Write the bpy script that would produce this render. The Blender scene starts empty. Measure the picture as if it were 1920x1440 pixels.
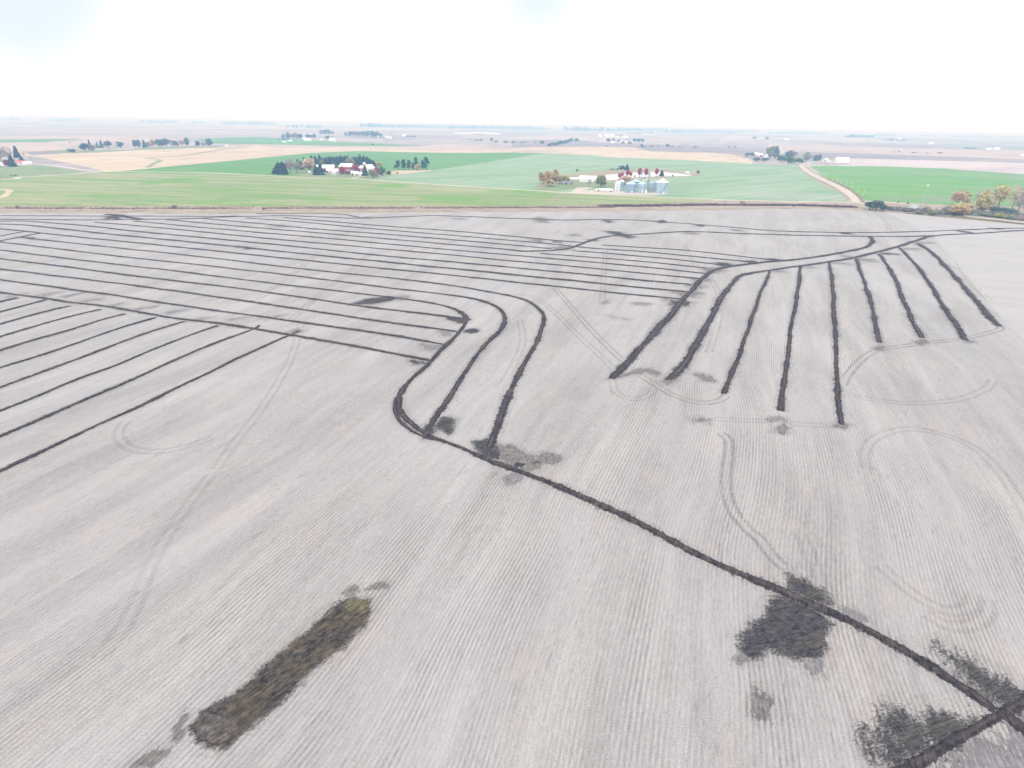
import bpy, bmesh, math, random
import numpy as np
from mathutils import Vector, Matrix, noise as mnoise
from mathutils.geometry import delaunay_2d_cdt
random.seed(7)
rng = np.random.default_rng(7)
S = bpy.context.scene
C = S.collection
R = math.radians

# ------------------------------------------------------------------ camera
H = 75.0                      # drone height above the stubble field
F = 1115.0                    # focal length in pixels of a 1920 px wide frame
PITCH, ROLL = R(23.6), R(1.0)
fwd = np.array([0, math.cos(PITCH), -math.sin(PITCH)])
r0 = np.array([1.0, 0, 0]); u0 = np.cross(r0, fwd)
cr, sr = math.cos(ROLL), math.sin(ROLL)
rightv = cr * r0 + sr * u0
upv = -sr * r0 + cr * u0
cam = bpy.data.cameras.new('camera'); camo = bpy.data.objects.new('camera', cam); C.objects.link(camo)
cam.sensor_width = 36; cam.lens = 36 * F / 1920; cam.clip_start = 1; cam.clip_end = 120000
M = Matrix(((rightv[0], upv[0], -fwd[0], 0), (rightv[1], upv[1], -fwd[1], 0), (rightv[2], upv[2], -fwd[2], H), (0, 0, 0, 1)))
camo.matrix_world = M
S.camera = camo

# ------------------------------------------------------------------ sky, sun, exposure
SUN_EL, SUN_ROT = R(48), R(200)
w = bpy.data.worlds.new('World'); S.world = w; w.use_nodes = True
nt = w.node_tree; nt.nodes.clear()
def N(t, kind, **kw):
    n = t.nodes.new(kind)
    for k, v in kw.items():
        if k.startswith('_'): setattr(n, k[1:], v)
        else: n.inputs[k].default_value = v
    return n
sky = N(nt, 'ShaderNodeTexSky', _sky_type='NISHITA', _sun_disc=False, _sun_elevation=SUN_EL, _sun_rotation=SUN_ROT)
tc = N(nt, 'ShaderNodeTexCoord')
def cloud_spot(direction, soft0, soft1):
    nn_ = N(nt, 'ShaderNodeVectorMath', _operation='NORMALIZE'); nt.links.new(wv.outputs[0], nn_.inputs[0])
    d = N(nt, 'ShaderNodeVectorMath', _operation='DOT_PRODUCT'); nt.links.new(nn_.outputs[0], d.inputs[0]); d.inputs[1].default_value = direction
    m = N(nt, 'ShaderNodeMapRange', _interpolation_type='SMOOTHERSTEP'); nt.links.new(d.outputs['Value'], m.inputs[0])
    m.inputs[1].default_value = soft0; m.inputs[2].default_value = soft1
    return m.outputs[0]
nz = N(nt, 'ShaderNodeTexNoise', Scale=2.2, Detail=5.0, Roughness=0.55)
nt.links.new(tc.outputs['Generated'], nz.inputs['Vector'])
n0 = N(nt, 'ShaderNodeVectorMath', _operation='SUBTRACT'); nt.links.new(nz.outputs['Color'], n0.inputs[0]); n0.inputs[1].default_value = (.5, .5, .5)
wv = N(nt, 'ShaderNodeVectorMath', _operation='MULTIPLY_ADD')          # the cloud edges wander with the noise
nt.links.new(n0.outputs[0], wv.inputs[0]); wv.inputs[1].default_value = (.09, .09, .09); nt.links.new(tc.outputs['Generated'], wv.inputs[2])
def dirpx(x, y):
    d = F * fwd + (x - 960) * rightv + (720 - y) * upv
    return tuple(d / np.linalg.norm(d))
s1 = cloud_spot(dirpx(-20, -90), .982, .999); s2 = cloud_spot(dirpx(1000, -15), .994, 1.001)
mx = N(nt, 'ShaderNodeMath', _operation='MAXIMUM'); nt.links.new(s1, mx.inputs[0]); nt.links.new(s2, mx.inputs[1])
cm = N(nt, 'ShaderNodeMix', _data_type='RGBA'); nt.links.new(mx.outputs[0], cm.inputs[0])
cm.inputs[6].default_value = (9.2, 9.35, 9.7, 1); cm.inputs[7].default_value = (4.6, 4.95, 5.3, 1)
sm = N(nt, 'ShaderNodeMix', _data_type='RGBA'); sm.inputs[0].default_value = .9
nt.links.new(sky.outputs[0], sm.inputs[6]); nt.links.new(cm.outputs[2], sm.inputs[7])
bg = N(nt, 'ShaderNodeBackground', Strength=0.1); nt.links.new(sm.outputs[2], bg.inputs[0])
wo = N(nt, 'ShaderNodeOutputWorld'); nt.links.new(bg.outputs[0], wo.inputs[0])
sun = bpy.data.lights.new('sun', 'SUN'); suno = bpy.data.objects.new('sun', sun); C.objects.link(suno)
sun.energy = 0.9; sun.angle = R(18); sun.color = (1, .96, .9)
sd = Vector((math.sin(SUN_ROT) * math.cos(SUN_EL), math.cos(SUN_ROT) * math.cos(SUN_EL), math.sin(SUN_EL)))
suno.rotation_euler = sd.to_track_quat('Z', 'Y').to_euler()
S.view_settings.view_transform = 'Standard'; S.view_settings.look = 'None'; S.view_settings.gamma = 1
S.view_settings.exposure = 0.92
S.cycles.use_denoising = True
S.cycles.max_bounces = 5; S.cycles.diffuse_bounces = 2; S.cycles.transparent_max_bounces = 6; S.cycles.volume_bounces = 0
S.render.film_transparent = False

# ------------------------------------------------------------------ terrain and pixel -> ground
def relief(x, y):
    r = np.hypot(x, y)
    t = np.clip((r - 950) / 1300, 0, 1); t = t * t * (3 - 2 * t)
    g = np.clip((r - 3500) / 6000, 0, 1)
    z = np.sin(x / 310 + 1.2) * np.cos(y / 420 + .4) * 3.2 + np.sin((x + y) / 520 + 2.1) * 2.2 + np.sin(y / 260 - x / 900) * 1.3
    z2 = np.sin(x / 1300 + .7) * np.cos(y / 1900) * 9 + np.sin(y / 1150 + x / 2700 + 1) * 7
    return t * z + g * z2
def layer_off(r, k):
    t = np.clip((r - 850) / 1200, 0, 1)
    return k * (0.02 + .16 * t * t)
camp = np.array([0, 0, H])
def ray(x, y): return F * fwd + (x - 960) * rightv + (720 - y) * upv
def at(x, y):
    """point of the ground seen at pixel (x, y) of the 1920 x 1440 frame"""
    d = ray(x, y)
    if d[2] > -1: d = d.copy(); d[2] = -1
    t0 = H / -d[2]
    if t0 * math.hypot(d[0], d[1]) < 900: p = camp + d * t0; return np.array([p[0], p[1], 0.0])
    ts = np.linspace(t0 * .6, t0 * 1.5, 1500)
    P = camp[None] + ts[:, None] * d[None]
    dz = P[:, 2] - relief(P[:, 0], P[:, 1])
    i = np.argmax(dz <= 0)
    if i == 0: i = 1
    f = dz[i - 1] / (dz[i - 1] - dz[i]); p = P[i - 1] + (P[i] - P[i - 1]) * f
    return np.array([p[0], p[1], float(relief(p[0], p[1]))])
def proj(p):
    v = np.array(p, float) - camp; k = F / v.dot(fwd)
    return 960 + k * v.dot(rightv), 720 - k * v.dot(upv)
def scale_at(p):
    """metres per pixel across, and up, for a thing standing at p"""
    dep = (np.array(p) - camp).dot(fwd); a = proj(p); b = proj((p[0], p[1], p[2] + 5))
    return dep / F, 5 / max(.01, a[1] - b[1])
TH = R(70)                                     # the section grid and the crop rows run this way
ax_u = np.array([math.sin(TH), -math.cos(TH)]) # across the rows
ax_v = np.array([math.cos(TH), math.sin(TH)])  # along the rows

# ------------------------------------------------------------------ numpy noise
_perm = rng.random((256, 256)).astype(np.float32)
def vnoise(x, y):
    xi = np.floor(x).astype(int); yi = np.floor(y).astype(int); fx = x - xi; fy = y - yi
    fx = fx * fx * (3 - 2 * fx); fy = fy * fy * (3 - 2 * fy)
    a = _perm[xi & 255, yi & 255]; b = _perm[(xi + 1) & 255, yi & 255]; c = _perm[xi & 255, (yi + 1) & 255]; d = _perm[(xi + 1) & 255, (yi + 1) & 255]
    return ((a * (1 - fx) + b * fx) * (1 - fy) + (c * (1 - fx) + d * fx) * fy) * 2 - 1
def fbm(x, y, o=4):
    s = 0; a = 1; t = 0
    for i in range(o):
        s = s + a * vnoise(x * 2 ** i + 17.3 * i, y * 2 ** i - 9.1 * i); t += a; a *= .6
    return s / t

# ------------------------------------------------------------------ object helpers
def tag(o, label=None, cat=None, group=None, kind=None):
    if label: o['label'] = label
    if cat: o['category'] = cat
    if group: o['group'] = group
    if kind: o['kind'] = kind
    return o
def mesh_obj(name, verts, faces, mat, parent=None, smooth=False, loc=None):
    me = bpy.data.meshes.new(name); me.from_pydata([tuple(map(float, v)) for v in verts], [], [tuple(map(int, f)) for f in faces]); me.update()
    me.materials.append(mat)
    if smooth: me.polygons.foreach_set('use_smooth', [True] * len(me.polygons))
    o = bpy.data.objects.new(name, me); C.objects.link(o)
    if parent is not None: o.parent = parent
    if loc is not None: o.location = loc
    return o
def np_mesh(name, V, Q, mat, uv=None, smooth=True):
    """fast mesh from arrays; Q is (n,4) or (n,3)"""
    me = bpy.data.meshes.new(name); n = len(V); k = Q.shape[1]
    me.vertices.add(n); me.vertices.foreach_set('co', V.astype(np.float32).ravel())
    me.loops.add(len(Q) * k); me.loops.foreach_set('vertex_index', Q.astype(np.int32).ravel())
    me.polygons.add(len(Q)); me.polygons.foreach_set('loop_start', np.arange(0, len(Q) * k, k, dtype=np.int32))
    me.polygons.foreach_set('loop_total', np.full(len(Q), k, dtype=np.int32))
    me.polygons.foreach_set('use_smooth', np.full(len(Q), smooth))
    me.update(calc_edges=True); me.validate()
    if uv is not None:
        l = me.uv_layers.new(name='UVMap'); l.data.foreach_set('uv', uv[Q.ravel()].astype(np.float32).ravel())
    me.materials.append(mat)
    o = bpy.data.objects.new(name, me); C.objects.link(o); return o
class MB:
    def __init__(s): s.v = []; s.f = []
    def add(s, vs, fs):
        b = len(s.v); s.v += [tuple(v) for v in vs]; s.f += [tuple(i + b for i in f) for f in fs]; return s
    def box(s, x0, x1, y0, y1, z0, z1):
        return s.add([(x0, y0, z0), (x1, y0, z0), (x1, y1, z0), (x0, y1, z0), (x0, y0, z1), (x1, y0, z1), (x1, y1, z1), (x0, y1, z1)],
                     [(0, 3, 2, 1), (4, 5, 6, 7), (0, 1, 5, 4), (1, 2, 6, 5), (2, 3, 7, 6), (3, 0, 4, 7)])
    def tube(s, a, b, ra, rb, n=6):
        a = Vector(a); b = Vector(b); d = (b - a).normalized(); x = d.orthogonal().normalized(); y = d.cross(x)
        vs = [a + (x * math.cos(t) + y * math.sin(t)) * ra for t in [2 * math.pi * i / n for i in range(n)]]
        vs += [b + (x * math.cos(t) + y * math.sin(t)) * rb for t in [2 * math.pi * i / n for i in range(n)]]
        return s.add(vs, [(i, (i + 1) % n, n + (i + 1) % n, n + i) for i in range(n)] + [tuple(range(n - 1, -1, -1)), tuple(range(n, 2 * n))])
    def lathe(s, prof, n=24, cx=0, cy=0):
        vs = []; fs = []
        for r, z in prof:
            for i in range(n):
                t = 2 * math.pi * i / n; vs.append((cx + r * math.cos(t), cy + r * math.sin(t), z))
        for k in range(len(prof) - 1):
            for i in range(n): j = (i + 1) % n; fs.append((k * n + i, k * n + j, (k + 1) * n + j, (k + 1) * n + i))
        return s.add(vs, fs)
    def build(s, name, mat, parent=None, smooth=False): return mesh_obj(name, s.v, s.f, mat, parent, smooth)
def empty(name, loc, rz=0):
    o = bpy.data.objects.new(name, None); C.objects.link(o); o.location = tuple(map(float, loc)); o.rotation_euler = (0, 0, rz); o.empty_display_size = 1
    return o

# ------------------------------------------------------------------ materials
def new_mat(name):
    m = bpy.data.materials.new(name); m.use_nodes = True; t = m.node_tree
    b = t.nodes['Principled BSDF']; b.inputs['Roughness'].default_value = .95
    b.inputs['Specular IOR Level'].default_value = .15
    return m, t, b
def lk(t, a, b): t.links.new(a, b)
def mixc(t, f, a, b, blend='MIX'):
    n = t.nodes.new('ShaderNodeMix'); n.data_type = 'RGBA'; n.blend_type = blend
    for s, v in ((n.inputs[0], f), (n.inputs[6], a), (n.inputs[7], b)):
        if hasattr(v, 'node'): t.links.new(v, s)
        elif isinstance(v, (int, float)): s.default_value = v
        else: s.default_value = (*v[:3], 1)
    return n.outputs[2]
def mth(t, op, a, b=None, c=None, clamp=False):
    n = t.nodes.new('ShaderNodeMath'); n.operation = op; n.use_clamp = clamp
    for i, v in enumerate((a, b, c)):
        if v is None: continue
        if hasattr(v, 'node'): t.links.new(v, n.inputs[i])
        else: n.inputs[i].default_value = v
    return n.outputs[0]
def noi(t, vec, scale, detail=3, rough=.5, out='Fac'):
    n = t.nodes.new('ShaderNodeTexNoise'); n.inputs['Scale'].default_value = scale; n.inputs['Detail'].default_value = detail; n.inputs['Roughness'].default_value = rough
    if vec is not None: t.links.new(vec, n.inputs['Vector'])
    return n.outputs[out]
def rng_map(t, v, a, b, c=0., d=1., smooth=True):
    n = t.nodes.new('ShaderNodeMapRange'); n.interpolation_type = 'SMOOTHSTEP' if smooth else 'LINEAR'
    t.links.new(v, n.inputs[0])
    for i, x in enumerate((a, b, c, d)): n.inputs[i + 1].default_value = x
    return n.outputs[0]
def row_coords(t, th, su, sv, base=None):
    """object coordinates turned to (across the rows, along the rows) and scaled"""
    if base is None:
        base = t.nodes.new('ShaderNodeTexCoord').outputs['Object']
    m = t.nodes.new('ShaderNodeMapping'); m.vector_type = 'POINT'; m.inputs['Rotation'].default_value = (0, 0, math.pi / 2 - th)
    t.links.new(base, m.inputs[0])
    m2 = t.nodes.new('ShaderNodeVectorMath'); m2.operation = 'MULTIPLY'; t.links.new(m.outputs[0], m2.inputs[0]); m2.inputs[1].default_value = (su, sv, 1)
    return m2.outputs[0]
def warped(t, amp, scale):
    o = t.nodes.new('ShaderNodeTexCoord').outputs['Object']
    n = noi(t, o, scale, 1, .4, 'Color')
    a = t.nodes.new('ShaderNodeVectorMath'); a.operation = 'MULTIPLY_ADD'; t.links.new(n, a.inputs[0]); a.inputs[1].default_value = (amp, amp, 0); t.links.new(o, a.inputs[2])
    return a.outputs[0]

STUB = dict(light=(.362, .340, .328), dark=(.142, .129, .126), straw=(.37, .30, .25))
def stubble_network(t, th, light, dark, straw, row=0.762):
    """colour and height of harvested bean ground; shared by the field and by soil strewn over it"""
    W = warped(t, 14, .012)
    rc = row_coords(t, th, 1, 1, W)
    sx = t.nodes.new('ShaderNodeSeparateXYZ'); t.links.new(rc, sx.inputs[0]); u = sx.outputs[0]
    wob = noi(t, row_coords(t, th, .8, .3, W), 1, 3)
    up = mth(t, 'ADD', u, mth(t, 'MULTIPLY', wob, .25))
    st = mth(t, 'MULTIPLY_ADD', mth(t, 'SINE', mth(t, 'MULTIPLY', up, 2 * math.pi / row)), .5, .5)
    gp = mth(t, 'POWER', mth(t, 'SUBTRACT', 1, st), 2.0); st = mth(t, 'POWER', st, 2.0)
    pm = rng_map(t, noi(t, row_coords(t, th, .07, .018, W), 1, 4), .38, .66)      # rows show patch by patch
    brk = rng_map(t, noi(t, row_coords(t, th, 1.3, .6, W), 1, 5, .75), .3, .6)
    st = mth(t, 'MULTIPLY', mth(t, 'MULTIPLY', st, brk), mth(t, 'MULTIPLY_ADD', pm, .75, .25))
    s1 = noi(t, row_coords(t, th, .45, .03, W), 1, 4, .6)
    s2 = noi(t, row_coords(t, th, .075, .006, W), 1, 4, .55)
    s3 = noi(t, row_coords(t, th, 2.4, .5, W), 1, 4, .7)
    s4 = noi(t, W, .014, 4)
    s5 = noi(t, W, 4.5, 6, .85)
    f = mth(t, 'MULTIPLY', s1, .5)
    for s_, k in ((s2, .7), (s3, .75), (s4, .35), (s5, 2.3)): f = mth(t, 'MULTIPLY_ADD', s_, k, f)
    f = rng_map(t, f, 1.86, 2.56, 0, 1, False)
    col = mixc(t, f, dark, light)
    cool = rng_map(t, noi(t, row_coords(t, th, .04, .012, W), 1, 5, .6), .45, .65)
    col = mixc(t, mth(t, 'MULTIPLY', cool, .35), col, (.325, .322, .338))
    warm = rng_map(t, noi(t, row_coords(t, th, .06, .03, W), 1.7, 6, .7), .54, .7)
    col = mixc(t, mth(t, 'MULTIPLY', warm, .42), col, straw)
    # straw crests and the darker gaps between rows, clear in some passes and lost in others
    col = mixc(t, mth(t, 'MULTIPLY', st, .36), col, (.55, .495, .45))
    gpm = mth(t, 'MULTIPLY', mth(t, 'MULTIPLY', gp, brk), rng_map(t, noi(t, row_coords(t, th, .11, .02, W), 1, 5, .6), .42, .64))
    col = mixc(t, mth(t, 'MULTIPLY', gpm, .55), col, tuple(c * .6 for c in dark))
    # short dark dashes of bare soil strung along the rows
    dm = mth(t, 'MULTIPLY_ADD', rng_map(t, noi(t, row_coords(t, th, .13, .035, W), 1, 5, .65), .42, .62), .8, .2)
    d1 = rng_map(t, noi(t, row_coords(t, th, 1.25, .14, W), 1, 7, .8), .53, .66)
    col = mixc(t, mth(t, 'MULTIPLY', mth(t, 'MULTIPLY', d1, dm), .62), col, tuple(c * .7 for c in dark))
    d2 = rng_map(t, noi(t, row_coords(t, th, 4.2, 1.6, W), 1, 5, .75), .55, .68)
    col = mixc(t, mth(t, 'MULTIPLY', d2, .45), col, tuple(c * .6 for c in dark))
    spark = rng_map(t, noi(t, W, 3.6, 3, .6), .60, .72)
    col = mixc(t, mth(t, 'MULTIPLY', spark, .5), col, (.56, .49, .42))
    return col, mth(t, 'ADD', mth(t, 'MULTIPLY', st, .6), s5)
def stubble_material(name, th, light, dark, straw):
    m, t, b = new_mat(name); col, h = stubble_network(t, th, light, dark, straw)
    lk(t, col, b.inputs['Base Color']); b.inputs['Roughness'].default_value = .7; b.inputs['Specular IOR Level'].default_value = .6
    bp = t.nodes.new('ShaderNodeBump'); bp.inputs['Strength'].default_value = .5; bp.inputs['Distance'].default_value = .1
    lk(t, h, bp.inputs['Height']); lk(t, bp.outputs[0], b.inputs['Normal'])
    return m
def field_material(name, th, c1, c2, c3=None, su=.04, sv=.004, blotch=.01, lines=0.0, line_w=9.0, lo=.42, hi=.6):
    """a sown or mown field: streaks along its rows, blotches and tractor lines"""
    m, t, b = new_mat(name)
    W = warped(t, 30, .004)
    s = noi(t, row_coords(t, th, su, sv, W), 1, 5, .6)
    g = noi(t, row_coords(t, th, su * 8, sv * 8, W), 1, 4, .6)
    f = rng_map(t, mth(t, 'MULTIPLY_ADD', g, .35, mth(t, 'MULTIPLY', s, .65)), lo, hi)
    col = mixc(t, f, c1, c2)
    if c3 is not None:
        bl = rng_map(t, noi(t, W, blotch, 5, .6), .52, .66); col = mixc(t, bl, col, c3)
    if lines:
        sx = t.nodes.new('ShaderNodeSeparateXYZ'); t.links.new(row_coords(t, th, 1, 1, W), sx.inputs[0])
        si = mth(t, 'MULTIPLY_ADD', mth(t, 'SINE', mth(t, 'MULTIPLY', sx.outputs[0], 2 * math.pi / line_w)), .5, .5)
        li = mth(t, 'MULTIPLY', mth(t, 'POWER', si, 5), rng_map(t, noi(t, row_coords(t, th, .02, .006, W), 1, 2), .4, .65))
        col = mixc(t, mth(t, 'MULTIPLY', li, lines), col, tuple(min(.8, c * 1.5 + .05) for c in c2))
    sp = noi(t, W, .9, 5, .7)
    col = mixc(t, .16, col, mixc(t, rng_map(t, sp, .35, .65), (0, 0, 0), (1, 1, 1)), 'OVERLAY')
    lk(t, col, b.inputs['Base Color']); return m
def plain(name, col, rough=.8, var=.15, scale=1.5, spec=.3, metal=0, ribs=0, bump=0):
    m, t, b = new_mat(name); b.inputs['Roughness'].default_value = rough; b.inputs['Specular IOR Level'].default_value = spec; b.inputs['Metallic'].default_value = metal
    o = t.nodes.new('ShaderNodeTexCoord').outputs['Object']
    n = noi(t, o, scale, 5, .6)
    c = mixc(t, rng_map(t, n, .3, .7), tuple(x * (1 - var) for x in col), tuple(min(1, x * (1 + var)) for x in col))
    lk(t, c, b.inputs['Base Color'])
    if ribs:
        wv_ = t.nodes.new('ShaderNodeTexWave'); wv_.bands_direction = 'Z' if ribs == 'Z' else 'X'; wv_.inputs['Scale'].default_value = 1.6; t.links.new(o, wv_.inputs[0])
        bp = t.nodes.new('ShaderNodeBump'); bp.inputs['Strength'].default_value = .4; bp.inputs['Distance'].default_value = .1; lk(t, wv_.outputs['Fac'], bp.inputs['Height']); lk(t, bp.outputs[0], b.inputs['Normal'])
    return m
def strewn(name, a, b_, c, c_amt=.5, full=1.0, th=TH, grain=3.4, mid=False, lo=-.28, hi=.16, fa=3.1):
    """soil strewn over stubble: UV.x carries how thickly it lies, a fine noise breaks it into crumbs"""
    m, t, b = new_mat(name); tc_ = t.nodes.new('ShaderNodeTexCoord'); P = tc_.outputs['Object']
    sep = t.nodes.new('ShaderNodeSeparateXYZ'); lk(t, tc_.outputs['UV'], sep.inputs[0])
    base, h0 = stubble_network(t, TH, **STUB)
    n1 = noi(t, P, 1.0, 7, .75); n2 = noi(t, row_coords(t, th, .35, .1, P), 1, 5, .6); n3 = noi(t, row_coords(t, th, 3.0, .35, P), 1, 6, .75)
    col = mixc(t, rng_map(t, n1, .34, .66), a, b_)
    col = mixc(t, mth(t, 'MULTIPLY', rng_map(t, n2, .42, .66), c_amt), col, c)
    col = mixc(t, .6, col, mixc(t, rng_map(t, n3, .32, .68), (0, 0, 0), (1, 1, 1)), 'OVERLAY')
    if mid:      # the crumbled middle of a backfilled trench is drier and paler than its flanks
        cr_ = rng_map(t, mth(t, 'ABSOLUTE', mth(t, 'ADD', sep.outputs[1], mth(t, 'MULTIPLY_ADD', n1, .6, -.3))), .0, .26, 1, 0)
        col = mixc(t, mth(t, 'MULTIPLY', cr_, rng_map(t, n2, .35, .62, .1, .72)), col, mixc(t, rng_map(t, n3, .35, .65), (.05, .042, .044), (.15, .12, .115)))
    fine = noi(t, row_coords(t, th, grain, grain * .45, P), 1, 7, .85)
    cov = mth(t, 'ADD', sep.outputs[0], mth(t, 'MULTIPLY_ADD', fine, fa, -fa / 2))
    k = rng_map(t, cov, lo, hi, 0, full)
    lk(t, mixc(t, k, base, col), b.inputs['Base Color'])
    bp = t.nodes.new('ShaderNodeBump'); bp.inputs['Strength'].default_value = .8; bp.inputs['Distance'].default_value = .2
    lk(t, mth(t, 'MULTIPLY', k, n1), bp.inputs['Height']); lk(t, bp.outputs[0], b.inputs['Normal']); return m
def foliage_material():
    m, t, b = new_mat('foliage'); oi = t.nodes.new('ShaderNodeObjectInfo'); P = t.nodes.new('ShaderNodeTexCoord').outputs['Object']
    n = noi(t, P, 7, 3, .6)
    hsv = t.nodes.new('ShaderNodeHueSaturation'); lk(t, oi.outputs['Color'], hsv.inputs['Color'])
    lk(t, rng_map(t, n, .3, .7, .55, 1.35), hsv.inputs['Value']); lk(t, rng_map(t, noi(t, P, 3.1, 2), .3, .7, .47, .53), hsv.inputs['Hue'])
    lk(t, hsv.outputs[0], b.inputs['Base Color']); b.inputs['Specular IOR Level'].default_value = .05
    tr = t.nodes.new('ShaderNodeBsdfTranslucent'); lk(t, hsv.outputs[0], tr.inputs[0])
    ms = t.nodes.new('ShaderNodeMixShader'); ms.inputs[0].default_value = .35; lk(t, b.outputs[0], ms.inputs[1]); lk(t, tr.outputs[0], ms.inputs[2])
    lk(t, ms.outputs[0], t.nodes['Material Output'].inputs[0]); return m
def land_material():
    """the far country: a patchwork of harvested quarter sections on the survey grid"""
    m, t, b = new_mat('far_farmland'); P = warped(t, 90, .0012)
    def cells(sx_, sy_, off):
        rc = row_coords(t, TH, 1 / sx_, 1 / sy_, P)
        ad = t.nodes.new('ShaderNodeVectorMath'); ad.operation = 'ADD'; lk(t, rc, ad.inputs[0]); ad.inputs[1].default_value = (off, off * .7, 0)
        fl = t.nodes.new('ShaderNodeVectorMath'); fl.operation = 'FLOOR'; lk(t, ad.outputs[0], fl.inputs[0])
        ml = t.nodes.new('ShaderNodeVectorMath'); ml.operation = 'MULTIPLY'; lk(t, fl.outputs[0], ml.inputs[0]); ml.inputs[1].default_value = (1, 1, 0)
        w_ = t.nodes.new('ShaderNodeTexWhiteNoise'); lk(t, ml.outputs[0], w_.inputs[0]); return w_.outputs[0]
    def ramp(v, stops):
        r_ = t.nodes.new('ShaderNodeValToRGB'); r_.color_ramp.interpolation = 'CONSTANT'; e = r_.color_ramp.elements
        e[0].position = stops[0][0]; e[0].color = (*stops[0][1], 1); e[1].position = stops[1][0]; e[1].color = (*stops[1][1], 1)
        for p, c in stops[2:]: x = e.new(p); x.color = (*c, 1)
        lk(t, v, r_.inputs[0]); return r_.outputs[0]
    A = ramp(cells(640, 1300, .3), [(0, (.325, .295, .28)), (.22, (.285, .265, .265)), (.42, (.44, .38, .34)), (.6, (.22, .20, .215)), (.78, (.34, .295, .28)), (.95, (.17, .24, .12))])
    B = ramp(cells(410, 820, 3.7), [(0, (.35, .30, .28)), (.3, (.28, .24, .245)), (.55, (.42, .36, .31)), (.75, (.31, .27, .265))])
    col = mixc(t, .42, A, B)
    sl = noi(t, row_coords(t, TH, .012, .002, P), 1, 5, .6)
    col = mixc(t, .35, col, mixc(t, rng_map(t, sl, .3, .7), (.14, .14, .14), (.86, .86, .86)), 'OVERLAY')
    col = mixc(t, mth(t, 'MULTIPLY', rng_map(t, noi(t, P, .0035, 6, .7), .62, .7), .55), col, (.12, .13, .1))
    lk(t, col, b.inputs['Base Color']); return m

MAT = {
 'stubble': stubble_material('bean_stubble', TH, **STUB),
 'headland': stubble_material('headland_stubble', TH + math.pi / 2, (.37, .350, .343), (.25, .235, .232), (.38, .335, .30)),
 'foliage': foliage_material(),
 'land': land_material(),
 'bark': plain('bark', (.11, .09, .08), .95, .3, 3),
 'bare_bark': plain('bare_bark', (.22, .19, .18), .95, .25, 3),
 'white_wall': plain('white_siding', (.78, .79, .82), .6, .05, 1, ribs='X'),
 'white_roof': plain('white_sheet_roof', (.84, .84, .86), .5, .04, .6, ribs='X'),
 'red_wall': plain('red_boards', (.33, .05, .055), .7, .18, 1.5, ribs='X'),
 'red_roof': plain('faded_red_roof', (.5, .16, .15), .7, .15, 1.5),
 'grey_wall': plain('grey_siding', (.36, .4, .45), .7, .1, 1.5),
 'grey_roof': plain('grey_shingles', (.2, .23, .28), .8, .15, 2),
 'blue_wall': plain('pale_blue_siding', (.42, .52, .62), .7, .08, 1.5),
 'dark': plain('dark_opening', (.03, .03, .035), .5, .2, 2),
 'glass': plain('window_glass', (.05, .07, .09), .15, .1, 1, .5),
 'galv': plain('galvanised_steel', (.27, .38, .50), .42, .08, .5, .5, .25, ribs='Z'),
 'galv_pale': plain('pale_galvanised_steel', (.40, .52, .61), .42, .06, .5, .5, .2, ribs='Z'),
 'galv_white': plain('white_bin_steel', (.72, .75, .78), .45, .05, .5, .5, .1, ribs='Z'),
 'galv_roof': plain('galvanised_roof', (.42, .55, .63), .4, .05, .5, .5, .2),
 'steel': plain('grey_steel', (.28, .32, .37), .5, .15, 2, .5, .3),
 'pole': plain('weathered_pole_wood', (.42, .40, .37), .9, .15, 2),
 'rubber': plain('tyre_rubber', (.02, .02, .022), .8, .2, 4),
 'concrete': plain('concrete', (.5, .48, .46), .9, .1, .6),
}

# ------------------------------------------------------------------ the ground
def polar_grid():
    rs = [0.0, 15]
    while rs[-1] < 42000: rs.append(rs[-1] * (1.016 if rs[-1] > 300 else 1.08))
    front = np.arange(R(90 - 62), R(90 + 62) + 1e-6, R(.45)); back = np.linspace(R(152), R(388), 40)[1:-1]
    th = np.concatenate([front, back]); return np.array(rs[1:]), th
GR, GT = polar_grid()
def build_terrain():
    X = GR[:, None] * np.cos(GT)[None]; Y = GR[:, None] * np.sin(GT)[None]
    r = np.hypot(X, Y); Z = relief(X, Y) - .04
    nr, n = X.shape
    V = np.concatenate([np.array([[0, 0, -.04]]), np.stack([X, Y, Z], -1).reshape(-1, 3)])
    i = np.arange(nr - 1)[:, None]; j = np.arange(n)[None]; j2 = (j + 1) % n
    Q = np.stack([1 + i * n + j, 1 + (i + 1) * n + j, 1 + (i + 1) * n + j2, 1 + i * n + j2], -1).reshape(-1, 4)
    c = np.stack([np.zeros(n), 1 + np.arange(n), 1 + (np.arange(n) + 1) % n, 1 + (np.arange(n) + 1) % n], -1)
    o = np_mesh('ground', V, Q, MAT['land'])
    tag(o, 'far farmland of harvested tan and grey-brown fields to the horizon', kind='structure')
    return X.ravel(), Y.ravel()
GX, GY = build_terrain()
def inside(px, py, poly):
    c = np.zeros(px.shape, bool); n = len(poly)
    for i in range(n):
        x1, y1 = poly[i]; x2, y2 = poly[(i + 1) % n]
        k = ((y1 > py) != (y2 > py)) & (px < (x2 - x1) * (py - y1) / (y2 - y1 + 1e-12) + x1); c ^= k
    return c
def densify(pts, close=True):
    out = []; n = len(pts)
    for i in range(n if close else n - 1):
        a = np.array(pts[i], float); b = np.array(pts[(i + 1) % n], float); L = np.linalg.norm(b - a)
        st = max(4., .02 * max(200, min(np.hypot(*a), np.hypot(*b)))); k = max(1, int(L / st))
        out += [tuple(a + (b - a) * q / k) for q in range(k)]
    if not close: out.append(tuple(pts[-1]))
    return out
def wpts(pix): return [tuple(at(*p)[:2]) if not (len(p) == 3) else (p[0], p[1]) for p in pix]   # a third item marks a point given in metres
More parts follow.
